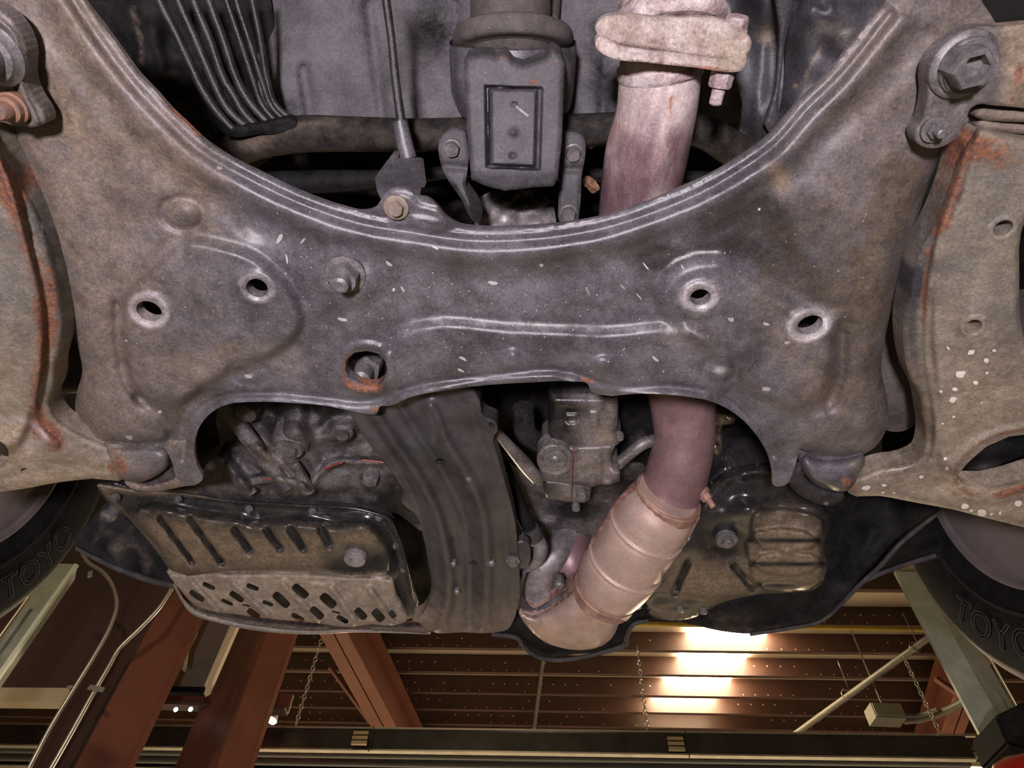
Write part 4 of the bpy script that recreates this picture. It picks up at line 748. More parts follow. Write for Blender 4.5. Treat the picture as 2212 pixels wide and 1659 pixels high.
bs = sheet('bushing', [(222, 958), (285, 962), (345, 962), (366, 982), (364, 1004), (338, 1027), (296, 1042), (266, 1036), (244, 1008), (228, 978)], [(220, 960, .482), (360, 960, .482), (290, 1040, .470)], 'frame_paint', t, step=5, skirt=.02, feats=[('E', 26, 12), ('r', [(225, 966), (345, 968)], 4, -3)], masks={'rust': [('b', 262, 1005, 14, 28, -25, .85, 2), ('r', [(285, 1038), (335, 1026)], 4, .5)], 'dust': [('b', 250, 990, 40, 40, 0, .5, 2), ('c', .2)]})
sheet('rubber_sleeve', [(272, 1040), (300, 1046), (345, 1030), (372, 1008), (392, 1018), (396, 1038), (370, 1052), (320, 1064), (288, 1060)], .489, 'rubber', t, step=6, feats=[('E', 12, 6)], masks={'dust': [('c', .45)]})
t = thing('control_arm', P(2120, 700, H0), 'tan right control arm speckled with white splashes', 'control arm', 'control arms')
ra = [(2112, 274), (2160, 290), (2212, 300), (2260, 310), (2240, 420), (2206, 500), (2202, 600), (2203, 680), (2212, 730), (2250, 790), (2330, 850), (2330, 1165), (2212, 1139), (2130, 1119), (2060, 1101), (1980, 1086), (1900, 1071), (1832, 1064), (1828, 1040), (1862, 1026), (1900, 1010), (1958, 1000), (1988, 985), (1998, 950), (1994, 900), (1984, 850), (1964, 810), (1953, 760), (1950, 700), (1960, 640), (1984, 540), (2005, 500), (2030, 450), (2050, 400), (2072, 335), (2096, 302)]
seamR = [(2092, 300), (2066, 400), (2036, 480), (2012, 580), (2000, 680), (2002, 780), (2016, 870), (2022, 950), (2010, 1000)]
rah = [(2150, 300, .470), (2150, 700, .462), (2200, 1100, .478), (1850, 1040, .488), (1960, 700, .476)]
raf = [('E', 14, 7), ('r', seamR, 7, 4), ('p', [(2110, 280), (2075, 400), (2022, 540), (2008, 700), (2022, 860), (2030, 1000), (2330, 1010), (2330, 280)], 30, 11), ('r', [(1870, 1040), (1960, 1025), (2030, 1010)], 26, 5), ('o', 2170, 1000, 118, 66, -22, 4, .14), ('o', 2167, 493, 28, 20, -25, 2, .2), ('o', 2102, 706, 25, 18, -25, 2, .2), ('n', 1.5, 50, 12), ('n', .3, 12, 4)]
rho = [ell(2167, 493, 23, 15, -28), ell(2102, 706, 20, 14, -25), [(2066, 1030), (2090, 1000), (2130, 965), (2180, 943), (2250, 934), (2300, 950), (2300, 1000), (2240, 1025), (2190, 1040), (2140, 1051), (2085, 1050)]]
arm = sheet('arm', ra, rah, 'arm_paint', t, step=6, skirt=.02, feats=raf, holes=rho, hskirt=.022,
    masks={'rust': [('r', [(2105, 300), (2082, 345), (2058, 420), (2030, 500)], 24, .62), ('b', 2135, 335, 70, 28, 10, .62, 2), ('r', [(2004, 540), (1994, 690)], 12, .55), ('b', 2185, 310, 60, 20, 5, .4, 2), ('r', [(1850, 1045), (1842, 1060)], 18, .5), ('o', 2170, 1000, 112, 62, -22, .5, .1), ('b', 2200, 1075, 60, 26, 15, .5, 2), ('r', [(2195, 620), (2200, 700)], 8, .3)], 'dust': [('yg', 600, 900, .42), ('b', 2120, 800, 70, 120, 0, .2, 2), ('b', 2100, 1070, 120, 30, 12, .4, 2)],
    'grime_shade': [('r', [(1975, 600), (1966, 700), (1985, 830), (2005, 930)], 22, .8), ('b', 1960, 1005, 70, 20, -20, 1.0, 3), ('r', [(2050, 420), (2005, 530), (1980, 620)], 20, .6), ('b', 2190, 770, 26, 80, 0, .35, 2), ('b', 2075, 420, 14, 40, 20, .5, 2)], 'wear_highlight': [('b', 1940, 1018, 30, 8, -15, .2, 2)]})
sheet('hole_back', [(2050, 940), (2330, 900), (2330, 1060), (2050, 1060)], .515, 'rubber', t, step=10, feats=[('n', 8, 30, 4)], masks={'dust': [('b', 2130, 1010, 30, 16, -20, .5, 2)]})
sheet('bushing', [(1735, 985), (1765, 992), (1830, 990), (1868, 984), (1868, 1002), (1858, 1022), (1832, 1060), (1795, 1058), (1760, 1046), (1738, 1022), (1730, 1000)], [(1735, 985, .482), (1870, 985, .482), (1800, 1055, .470)], 'frame_paint', t, step=5, skirt=.02, feats=[('E', 26, 12), ('r', [(1735, 1010), (1755, 1040), (1790, 1055)], 4, -3)], masks={'rust': [('b', 1828, 1040, 16, 18, 0, .7, 2)], 'dust': [('b', 1850, 1010, 20, 30, 0, .4, 2)]})
sheet('rubber_sleeve', [(1702, 1040), (1716, 1010), (1730, 1000), (1738, 1030), (1765, 1052), (1800, 1062), (1824, 1066), (1822, 1078), (1800, 1092), (1765, 1088), (1730, 1072), (1712, 1056)], .489, 'rubber', t, step=5, feats=[('E', 14, 7)], masks={'dust': [('c', .35)], 'wear_highlight': [('b', 1785, 1088, 6, 4, 0, .7, 2)]})
for rr, y_ in ((0, 246), (1, 268), (2, 286)):
    sheet('boot_ring', [(2104 + rr * 2, y_ + 4), (2112, y_ - 8), (2160, y_ - 10 + rr * 5), (2230, y_ - 4 + rr * 6), (2300, y_ + rr * 6), (2300, y_ + 22 + rr * 6), (2212, y_ + 18 + rr * 4), (2150, y_ + 16), (2118, y_ + 12)], .468 + rr * .004, 'rubber_brown', t, step=6, feats=[('E', 9, 5)], masks={'dust': [('c', .4)]}, skirt=.01)
sp_ = [(2098, 761, 9, 6, -20), (2131, 779, 7, 5, -20), (2074, 809, 12, 8, -20), (2107, 827, 6, 5, 0), (2063, 841, 7, 4, 0), (2058, 864, 9, 6, -20), (2032, 846, 4, 3, 0), (2148, 757, 5, 3, 0), (2132, 806, 4, 3, 0), (2048, 752, 5, 2, 50), (2042, 991, 5, 4, 0), (2045, 1012, 4, 4, 0), (1990, 1030, 6, 4, 0), (1872, 1054, 10, 6, -10), (1910, 1048, 6, 3, 10), (1907, 1064, 4, 2.5, 0), (1931, 1065, 3, 2, 0), (2084, 1093, 8, 6, -15), (2122, 1109, 11, 7, 10), (2200, 1088, 8, 7, 0), (2098, 1103, 5, 3, 0), (2141, 1111, 4, 3, 0), (2160, 1108, 3, 4, 0), (2060, 900, 3, 3, 0), (2036, 915, 3, 2, 0), (2120, 870, 3, 2, 0)]
raO = crom(np.array(ra, float), 3, True); rf = planeh(rah)
spots('white_splashes', sp_, lambda p: rf(p) - evalf(p, raf, raO) / 1000, 'paint_white', arm, 7, .0012)
# ---- behind the arms: drive boots and tie rod
tag(ptube('drive_boot', [(146, 660, .57, 20), (154, 720, .565, 26), (160, 770, .56, 34), (172, 800, .56, 40)], 'rubber_brown', masks={'rust': [('b', 158, 755, 18, 22, 0, .6, 2)]}), 'brown rubber boot behind the left arm seam', 'boot')
tag(ptube('tie_rod', [(60, 826, .56, 25), (110, 827, .56, 25), (170, 824, .56, 25), (230, 820, .56, 25)], 'arm_paint', masks={'dust': [('c', .6)]}), 'pale tie rod between left arm and crossmember', 'rod')
tag(ptube('drive_boot', [(1905, 640, .57, 30), (1915, 740, .565, 44), (1925, 820, .56, 50), (1935, 900, .57, 40)], 'rubber_brown'), 'dark rubber boot in the gap left of the right arm', 'boot')
# ---- shift cable with its bracket
t = thing('shift_cable', P(860, 400, .60), 'black cable rod running up from its bolted bracket', 'cable')
ptube('rod', [(826, -60, .66, 10), (834, 0, .645, 9.5), (845, 80, .635, 9), (853, 160, .625, 9.5), (862, 230, .617, 10), (872, 300, .61, 11)], 'line_black', t, seg=14)
ptube('sleeve', [(864, 262, .612, 16), (874, 310, .606, 18), (882, 342, .602, 19)], 'frame_paint', t, seg=18)
sheet('bracket', [(810, 384), (826, 362), (850, 330), (858, 333), (858, 348), (905, 346), (912, 350), (918, 404), (908, 406), (904, 428), (880, 410), (850, 408), (832, 420), (822, 430), (814, 410)], [(810, 380, .555), (915, 350, .57), (850, 430, .50)], 'frame_paint', t, step=5, skirt=.008, feats=[('E', 5, 2), ('r', [(815, 390), (870, 378)], 8, 4), ('r', [(830, 372), (855, 338)], 5, 4)], smooth_out=0)
# ---- engine and gearbox backdrop
tag(sheet('engine_block', [(420, 835), (1740, 835), (1740, 1050), (1560, 1180), (1380, 1215), (1120, 1215), (900, 1330), (430, 1250), (330, 1120), (400, 1020)], .70, 'black_matte', step=14, feats=[('n', 14, 50, 5), ('r', [(1340, 1000), (1400, 960), (1480, 950)], 14, 18), ('r', [(1060, 870), (1110, 930), (1110, 1000)], 25, 12)], masks={'dust': [('n', .35, 40, 2)]}), 'black underside of the engine block behind the support member', 'engine')
sp = sheet('splash_plate', [(1060, 985), (1100, 1000), (1170, 1035), (1260, 1010), (1340, 1000), (1400, 1010), (1400, 1080), (1330, 1180), (1250, 1190), (1160, 1180), (1120, 1120), (1090, 1050)], .655, 'cast_alu', step=8, feats=[('n', 5, 60, 2), ('r', [(1120, 1185), (1330, 1188)], 5, 5), ('b', 1170, 1040, 10, 4, 0, -4, 4), ('r', [(1160, 1135), (1200, 1125)], 6, 5)], masks={'grime_shade': [('b', 1240, 1100, 60, 26, 0, 1, 3), ('b', 1350, 1050, 50, 40, 0, .9, 2), ('yg', 1140, 1200, .35)]})  # dark blob paints the steering gear's cast shadow
tag(sp, 'grey engine plate between the support member and catalyst', 'plate')
# ---- gearbox case
g = thing('gearbox_case', P(640, 980, .58), 'ribbed cast gearbox case above the sump pan', 'gearbox')
sheet('case', [(470, 880), (500, 850), (800, 855), (850, 900), (870, 980), (930, 1080), (920, 1150), (860, 1110), (700, 1095), (480, 1078), (420, 1065), (440, 1010), (470, 985)], [(480, 900, .60), (840, 900, .60), (500, 1070, .575), (850, 1080, .575)], 'cast_alu', g, step=6, skirt=.03,
    feats=[('g', [(490, 880), (560, 980), (620, 1058)], 20, 16), ('r', [(478, 990), (540, 1062)], 13, 20), ('r', [(520, 1040), (600, 1036), (650, 1048)], 12, 14), ('r', [(628, 860), (640, 930)], 32, 16), ('b', 632, 956, 42, 40, 0, 22, 4), ('b', 625, 970, 30, 28, 0, -7, 5), ('r', [(690, 950), (740, 930), (760, 925)], 16, 12), ('b', 740, 930, 26, 26, 0, 10, 4), ('b', 535, 890, 26, 22, 0, 16, 3),
        ('r', [(680, 1035), (720, 1000), (760, 998), (830, 1000)], 9, 12), ('b', 672, 1000, 22, 28, 0, 12, 3), ('b', 800, 1033, 19, 19, 0, 10, 5), ('b', 720, 1040, 50, 26, -20, 12, 2), ('b', 665, 1055, 24, 20, 0, 16, 3), ('r', [(470, 990), (500, 970), (560, 968)], 9, 8), ('r', [(560, 965), (640, 1030), (665, 1060)], 12, 14), ('b', 480, 960, 26, 40, 20, -10, 2), ('n', 3, 22, 6), ('n', 5, 60, 1)],
    masks={'grime_shade': [('b', 590, 910, 30, 40, 0, .8, 2), ('b', 700, 900, 50, 30, 0, .7, 2), ('b', 560, 1020, 30, 26, 0, .6, 2), ('b', 780, 970, 60, 30, 0, .7, 2), ('b', 860, 1060, 50, 60, 0, .8, 2), ('b', 520, 950, 40, 30, 0, .6, 2), ('yg', 1040, 1085, .5), ('yg', 905, 865, .9)], 'dust': [('r', [(510, 900), (600, 1010), (640, 1058)], 16, .4), ('b', 790, 960, 30, 20, 0, .3, 2)], 'wear_highlight': [('b', 800, 1033, 10, 7, 0, .6, 2)]})  # grime, with the crossmember's shadow painted along the rear edge
for rb in ([(488, 872, .590, 20), (525, 930, .582, 19), (570, 990, .572, 18), (622, 1056, .562, 15)], [(476, 984, .580, 13), (510, 1026, .572, 13), (546, 1066, .564, 13)], [(634, 1000, .566, 12), (652, 1030, .562, 13), (666, 1062, .558, 16)], [(520, 1046, .566, 9), (570, 1036, .564, 9), (620, 1038, .562, 9), (655, 1050, .560, 9)]):
    ptube('rib', rb, 'cast_alu', g, seg=14, flat=.8)
ptube('boss', [(636, 905, .595, 34), (634, 930, .585, 38), (630, 955, .572, 40), (627, 966, .566, 37)], 'cast_alu', g, seg=24)
lathe('plug', P(626, 968, .562), DOWN, [(-.01, .017), (0, .017), (.003, .015), (.003, .011, 6), (.007, .010, 6)], 'cast_alu', g)
lathe('case_bolt', P(800, 1034, .572), DOWN, [(-.01, .011), (.002, .011, 6), (.005, .010, 6), (.006, .006)], 'bolt_dark', g)
lathe('case_bolt', P(742, 932, .578), DOWN, [(-.01, .012), (.002, .012), (.004, .009, 6), (.009, .008, 6)], 'cast_alu', g)
lathe('case_bolt', P(533, 890, .575), DOWN, [(-.01, .014), (.004, .012), (.007, .006)], 'cast_alu', g)
ptube('gasket_bead', [(556, 1037, .562, 1.6), (600, 1034, .560, 1.6), (636, 1037, .562, 1.6)], 'seal_red', g, seg=6)
ptube('gasket_bead', [(700, 1012, .566, 2.2), (740, 999, .566, 2.2)], 'seal_red', g, seg=6); ptube('gasket_bead', [(782, 994, .568, 2.4), (806, 996, .568, 2.4), (830, 999, .568, 2.4)], 'seal_red', g, seg=6)
# ---- gearbox sump pan
g = thing('gearbox_pan', P(560, 1160, .55), 'glossy black gearbox sump pan with dusty ribbed bottom and drain plug', 'sump pan')
po = [(210, 1046), (226, 1042), (300, 1060), (400, 1066), (480, 1078), (560, 1086), (640, 1090), (720, 1096), (800, 1104), (838, 1118), (856, 1150), (872, 1210), (888, 1275), (898, 1330), (880, 1338), (855, 1290), (842, 1244), (760, 1242), (700, 1236), (600, 1232), (500, 1233), (368, 1232), (340, 1192), (300, 1145), (262, 1105), (235, 1085), (214, 1062)]
pt_ = [(290, 1102), (340, 1096), (420, 1108), (500, 1122), (545, 1132), (600, 1126), (690, 1132), (720, 1136), (800, 1138), (832, 1168), (845, 1232), (842, 1246), (366, 1240), (330, 1172), (275, 1112)]
pf = [('E', 9, 3), ('r', [(240, 1066), (400, 1076), (560, 1096), (720, 1104), (815, 1114), (845, 1150), (868, 1230)], 5, -3), ('p', pt_, 30, 22), ('b', 350, 1100, 34, 12, 8, 5, 3), ('b', 520, 1122, 34, 14, 8, 6, 3), ('b', 655, 1122, 40, 10, 5, 4, 3), ('b', 770, 1128, 40, 14, 5, 6, 3), ('b', 765, 1212, 70, 40, -15, -7, 3), ('n', 1.5, 50, 4)]
for a_, b_, w_ in (((345, 1120), (415, 1214), 9), ((410, 1122), (479, 1216), 10), ((507, 1145), (540, 1190), 12), ((577, 1146), (605, 1186), 12), ((629, 1146), (656, 1186), 13), ((695, 1146), (712, 1176), 13)): pf.append(('g', [a_, b_], w_, -9))
grv = [(f[0], f[1], f[2] * .8, -1.2) for f in pf if f[0] == 'g']  # dust left off in the rib grooves, also standing for their shade
sheet('pan', po, [(210, 1046, .575), (880, 1120, .565), (600, 1235, .565)], 'black_gloss', g, step=5, skirt=.012, feats=pf,
    masks={'dust': [('q', [(300, 1112), (420, 1120), (545, 1146), (700, 1146), (790, 1155), (800, 1180), (700, 1190), (690, 1235), (370, 1236), (330, 1175)], 75, .72), ('b', 800, 1165, 40, 18, 20, .4, 2), ('r', [(225, 1055), (300, 1064), (420, 1070)], 6, .6), ('r', [(215, 1050), (262, 1105), (340, 1195)], 7, .5)] + grv, 'grime_shade': [('b', 765, 1215, 62, 34, -10, .8, 3)], 'wear_highlight': [('b', 310, 1104, 12, 4, 10, .4, 2)]})  # recess around the drain plug darkened
for x, y in ((250, 1074), (384, 1078), (538, 1100), (675, 1104), (818, 1118), (852, 1178), (871, 1230), (886, 1280)): bolt(g, x, y, .566, 6.5, 'bolt_dark', washer=1.35, height=.7, name='pan_bolt')
lathe('drain_plug', P(768, 1203, .545), DOWN, [(-.01, .015), (.004, .015), (.006, .014), (.007, .011), (.007, .006, 6), (.002, .0055, 6)], 'steel_dull', g)
lathe('dowel', P(238, 1110, .58), (-.3, 0, -1), [(-.01, .010), (.006, .010), (.010, .007)], 'cast_alu', g)
ptube('flange_edge', [(212, 1048, .573, 4), (300, 1062, .572, 3.5), (400, 1068, .571, 3.5), (480, 1080, .570, 3.5), (640, 1092, .568, 3.5), (800, 1106, .566, 3.5), (838, 1120, .565, 4), (858, 1155, .565, 4), (875, 1215, .564, 4), (895, 1310, .562, 3)], 'black_gloss', g, seg=8, masks={'dust': [('xg', 560, 250, .8)]})
# ---- perforated guard under the gearbox
g = thing('guard_plate', P(640, 1290, .545), 'dusty perforated guard plate with slots beneath the gearbox', 'guard plate')
gs = [(730, 1213, 38, 14, 25), (1005, 1220, 36, 15, 22), (655, 1275, 48, 18, 35), (905, 1280, 45, 18, 35), (1305, 1245, 52, 24, 40), (1185, 1300, 56, 24, 42), (1480, 1305, 52, 26, 42), (845, 1315, 36, 12, 25), (965, 1335, 24, 7, 15), (1100, 1322, 32, 13, 22), (1410, 1382, 45, 22, 42), (1530, 1378, 24, 8, 15), (1010, 1385, 40, 18, 35), (1290, 1410, 40, 15, 30), (1570, 1422, 36, 15, 30), (1685, 1387, 40, 22, 45), (1795, 1397, 42, 24, 48), (1885, 1390, 25, 17, 55)]
gh = [slot(200 + x / 2.91, 850 + y / 2.91, a_ / 2.91 * 1.12, b_ / 2.91 * 1.2, r_) for x, y, a_, b_, r_ in gs]
go = [(360, 1234), (500, 1238), (600, 1236), (700, 1240), (760, 1248), (846, 1250), (856, 1285), (872, 1315), (880, 1338), (850, 1351), (800, 1348), (760, 1354), (730, 1353), (690, 1346), (640, 1342), (560, 1334), (500, 1326), (450, 1318), (420, 1306), (395, 1280)]
sheet('plate', go, [(360, 1234, .548), (860, 1250, .548), (600, 1345, .540)], 'arm_paint', g, step=4.5, skirt=.004, hskirt=.0015, holes=gh, feats=[('E', 8, 4), ('r', [(410, 1255), (470, 1318)], 8, 7), ('r', [(505, 1262), (580, 1330)], 8, 7), ('r', [(610, 1262), (690, 1340)], 8, 7), ('r', [(715, 1270), (765, 1340)], 8, 7), ('r', [(800, 1275), (850, 1345)], 8, 7), ('b', 478, 1246, 22, 14, 0, 4, 4), ('b', 692, 1248, 26, 14, 0, -4, 4), ('b', 790, 1290, 26, 22, 0, 4, 2), ('r', [(370, 1238), (600, 1238), (700, 1240), (840, 1248)], 4, -4), ('n', 1.5, 30, 9)],
    masks={'dust': [('c', .5)], 'grime_shade': [('r', [(370, 1238), (600, 1237), (700, 1241), (840, 1250)], 4, .9), ('b', 790, 1312, 26, 12, 0, .6, 2), ('b', 855, 1310, 30, 40, 0, .6, 2), ('r', [(500, 1326), (640, 1342), (730, 1353)], 7, .5)]})
sheet('backing', [(390, 1244), (600, 1244), (850, 1256), (872, 1325), (700, 1335), (500, 1312), (430, 1300)], .61, 'cavity_shade', g, step=20)  # added black sheet so the slots read dark
ls = thing('splash_lip', P(640, 1350, .56), 'dusty lower lip of the black front splash panel, left half', 'splash panel')
sheet('panel', [(372, 1258), (388, 1284), (408, 1306), (450, 1322), (560, 1340), (700, 1352), (900, 1350), (935, 1350), (930, 1368), (880, 1366), (760, 1363), (660, 1366), (600, 1362), (540, 1350), (480, 1343), (430, 1328), (402, 1310), (384, 1286)], [(372, 1260, .575), (930, 1340, .565), (600, 1360, .560)], 'black_matte', ls, step=7, skirt=.004, feats=[('E', 6, 3), ('r', [(410, 1318), (480, 1338), (600, 1352), (720, 1356), (920, 1360)], 6, 5)], masks={'dust': [('r', [(405, 1314), (440, 1328), (480, 1338), (600, 1356), (660, 1362), (760, 1360), (920, 1363)], 11, .62)]})
ptube('rolled_edge', [(376, 1262, .572, 3), (398, 1300, .568, 4), (410, 1314, .565, 6), (480, 1340, .561, 7), (600, 1361, .559, 6), (660, 1365, .559, 5), (760, 1362, .561, 4), (930, 1366, .563, 4)], 'arm_paint', ls, seg=10)
fl = thing('fender_liner', P(280, 1220, .60), 'black fender liner with thin edge beside the left tyre', 'fender liner')
sheet('panel', [(160, 1180), (200, 1120), (240, 1080), (290, 1110), (340, 1180), (382, 1262), (350, 1262), (300, 1243), (240, 1220), (195, 1200)], [(160, 1180, .60), (240, 1080, .66), (380, 1262, .585)], 'black_matte', fl, step=8, feats=[('n', 3, 60, 3), ('b', 330, 1225, 40, 24, 20, -8, 3)], masks={'dust': [('n', .4, 30, 3), ('b', 265, 1180, 50, 20, 20, .25, 2)]})
ptube('edge', [(164, 1184, .597, 4), (195, 1200, .594, 5), (240, 1222, .59, 6), (300, 1245, .586, 7), (340, 1258, .584, 7), (380, 1266, .58, 6)], 'edge_trim', fl, seg=10)
# ---- centre support member
m = thing('support_member', P(980, 1100, .52), 'long black ribbed engine support member curving down from the crossmember', 'support member')
mo = [(740, 880), (760, 900), (780, 935), (820, 988), (858, 1038), (872, 1066), (866, 1082), (878, 1096), (896, 1108), (912, 1150), (926, 1220), (932, 1260), (926, 1300), (908, 1332), (888, 1340), (905, 1345), (925, 1362), (1000, 1366), (1070, 1366), (1096, 1360), (1113, 1332), (1118, 1200), (1113, 1130), (1096, 1060), (1075, 985), (1066, 942), (1074, 930), (1072, 912), (1058, 905), (1044, 898), (1036, 866), (1020, 838), (900, 838), (780, 860)]
sheet('beam', mo, [(760, 880, .508), (1040, 870, .508), (900, 1340, .525), (1110, 1340, .525)], 'frame_dark' if 'frame_dark' in M else mat('frame_dark', (0.022, 0.020, 0.021), (0.043, 0.039, 0.041), 26, 0.42, 0.1, bump=0.12, bscale=600, speck=0.25, dust=((0.17, 0.13, 0.09), (0.12, 0.09, 0.065))), m, step=6, skirt=.02,
    holes=[ell(950, 997, 10, 6), ell(1062, 918, 7, 5, 30), ell(1022, 1216, 10, 5)], hskirt=.006,
    feats=[('E', 8, 3), ('r', [(800, 880), (850, 955), (905, 1035), (942, 1110), (962, 1190), (968, 1290), (955, 1350)], 15, 11), ('r', [(868, 880), (920, 960), (968, 1040), (1000, 1110), (1012, 1190), (1014, 1350)], 12, -7), ('r', [(930, 880), (960, 950), (1010, 1030), (1040, 1100), (1050, 1200), (1048, 1350)], 15, 11), ('r', [(1020, 900), (1060, 1010), (1086, 1110), (1090, 1330)], 12, -4), ('r', [(790, 905), (850, 990), (890, 1070), (918, 1160), (928, 1260)], 9, -4),
        ('b', 892, 925, 34, 40, 20, -4, 3), ('r', [(932, 892), (945, 930), (942, 958)], 7, -5), ('r', [(985, 1160), (992, 1200)], 12, -5), ('b', 1000, 1290, 30, 40, 0, -4, 2), ('n', 1.5, 50, 4)],
    masks={'dust': [('yg', 1240, 1350, .55), ('b', 905, 1335, 30, 20, 0, .3, 2)], 'wear_highlight': [('b', 980, 1219, 6, 7, 0, .5, 2), ('b', 1062, 1217, 8, 5, 0, .6, 2), ('b', 987, 1278, 5, 6, 0, .6, 2), ('b', 1008, 1236, 4, 3, 0, .4, 2), ('b', 1012, 1035, 6, 5, 0, .5, 2)], 'grime_shade': [('n', .4, 60, 6), ('b', 840, 1000, 30, 60, -35, .3, 2)]})
bolt(m, 1108, 1212, .522, 10, 'bolt_dark', washer=1.5, height=.8)
for x, y, r_ in ((980, 1218, 8), (1062, 1217, 10), (987, 1278, 8)): lathe('weld_nut', P(x, y, .516), DOWN, [(-.005, r_ * .0005), (.001, r_ * .0005), (.003, r_ * .0003)], 'bolt_dark', m)
sheet('bracket', [(1095, 1180), (1140, 1172), (1146, 1190), (1140, 1222), (1118, 1230), (1095, 1226)], .53, 'frame_dark', m, step=5, feats=[('E', 6, 3)], skirt=.01)
ptube('rib_pipe', [(1050, 905, .535, 7), (1075, 935, .54, 10), (1110, 975, .55, 14), (1140, 1010, .555, 16), (1163, 1038, .56, 13)], 'gear_alu', m, seg=16)
t = thing('coolant_hose', P(1160, 1180, .57), 'dark hose with spring clamp running beside the support member', 'hose')
ptube('tube', [(1085, 1000, .60, 14), (1110, 1060, .59, 15), (1128, 1110, .58, 16), (1148, 1150, .57, 17)], 'rubber', t, seg=18)
ptube('clamp', [(1144, 1140, .571, 20), (1150, 1152, .569, 21), (1156, 1162, .568, 20)], 'frame_dark', t, seg=20, n=3)
ptube('end', [(1152, 1156, .568, 15), (1166, 1178, .566, 17), (1164, 1200, .566, 17), (1146, 1218, .57, 15), (1130, 1225, .575, 13)], 'steel_dull', t, seg=18)
# ---- steering gear housing
g = thing('steering_gear', P(1240, 980, .55), 'grey speckled steering gear housing with round cap', 'gear housing')
sheet('upper_body', [(1185, 846), (1250, 846), (1335, 850), (1335, 900), (1332, 930), (1344, 940), (1344, 950), (1332, 962), (1300, 975), (1240, 975), (1190, 965), (1184, 930), (1190, 890)], .56, 'gear_alu', g, step=5, skirt=.05, feats=[('E', 16, 10), ('q', [(1188, 860), (1306, 862), (1304, 885), (1188, 880)], 10, 5), ('q', [(1221, 895), (1250, 895), (1250, 930), (1221, 930)], 6, 5), ('q', [(1224, 900), (1247, 900), (1247, 914), (1224, 914)], 4, -8), ('q', [(1272, 888), (1294, 888), (1292, 922), (1272, 922)], 6, 5), ('r', [(1262, 850), (1258, 975)], 2.5, 2)], masks={'grime_shade': [('xg', 1290, 1200, .75), ('b', 1230, 885, 70, 16, 0, .5, 2)], 'dust': [('b', 1310, 930, 20, 50, 0, .4, 2), ('b', 1285, 960, 30, 12, 0, .3, 2)]}, smooth_out=0)
sheet('lower_body', [(1240, 962), (1330, 960), (1318, 990), (1322, 1010), (1340, 1018), (1338, 1040), (1318, 1048), (1300, 1046), (1280, 1052), (1260, 1050), (1170, 1038), (1164, 1010), (1172, 975), (1190, 960)], .556, 'gear_alu', g, step=5, skirt=.05, feats=[('E', 12, 8), ('r', [(1242, 965), (1238, 1050)], 2.5, 2), ('q', [(1300, 970), (1322, 970), (1318, 1040), (1300, 1040)], 6, -4)], masks={'dust': [('b', 1280, 1010, 40, 40, 0, .35, 2)], 'grime_shade': [('b', 1180, 1000, 25, 40, 0, .5, 2)]}, smooth_out=0)
sheet('foot', [(1178, 1036), (1240, 1040), (1278, 1048), (1274, 1078), (1262, 1086), (1226, 1084), (1182, 1076), (1174, 1060)], .562, 'gear_alu', g, step=5, skirt=.04, feats=[('E', 9, 6)], masks={'grime_shade': [('xg', 1240, 1180, .6)]}, smooth_out=0)
sheet('cap_ring', ell(1199, 994, 40, 34, 8), .548, 'gear_alu', g, step=4, skirt=.02, feats=[('E', 7, 4), ('o', 1199, 994, 30, 25, 8, -3, .12)], smooth_out=0)
lathe('cap', P(1199, 991, .548), DOWN, [(-.005, .0135), (.002, .0135), (.003, .011), (.002, .006), (.004, .004)], 'bolt_dark', g)
ptube('gasket_line', [(1240, 968, .551, 1.0), (1237, 1010, .548, 1.0), (1233, 1078, .55, 1.0)], 'seal_red', g, seg=6)
bolt(g, 1256, 1066, .553, 11, 'bolt_dark', washer=1.1); bolt(g, 1244, 1094, .57, 9, 'bolt_dark', washer=1.0); bolt(g, 1338, 942, .556, 9, 'gear_alu', washer=1.1)
ptube('fluid_pipe', [(1325, 1010, .58, 12), (1355, 985, .585, 13), (1390, 958, .59, 14), (1430, 948, .60, 14)], 'gear_alu', g, seg=16)
ptube('fluid_pipe', [(1130, 880, .60, 24), (1140, 940, .60, 24), (1170, 960, .60, 22)], 'black_gloss', g, seg=16)
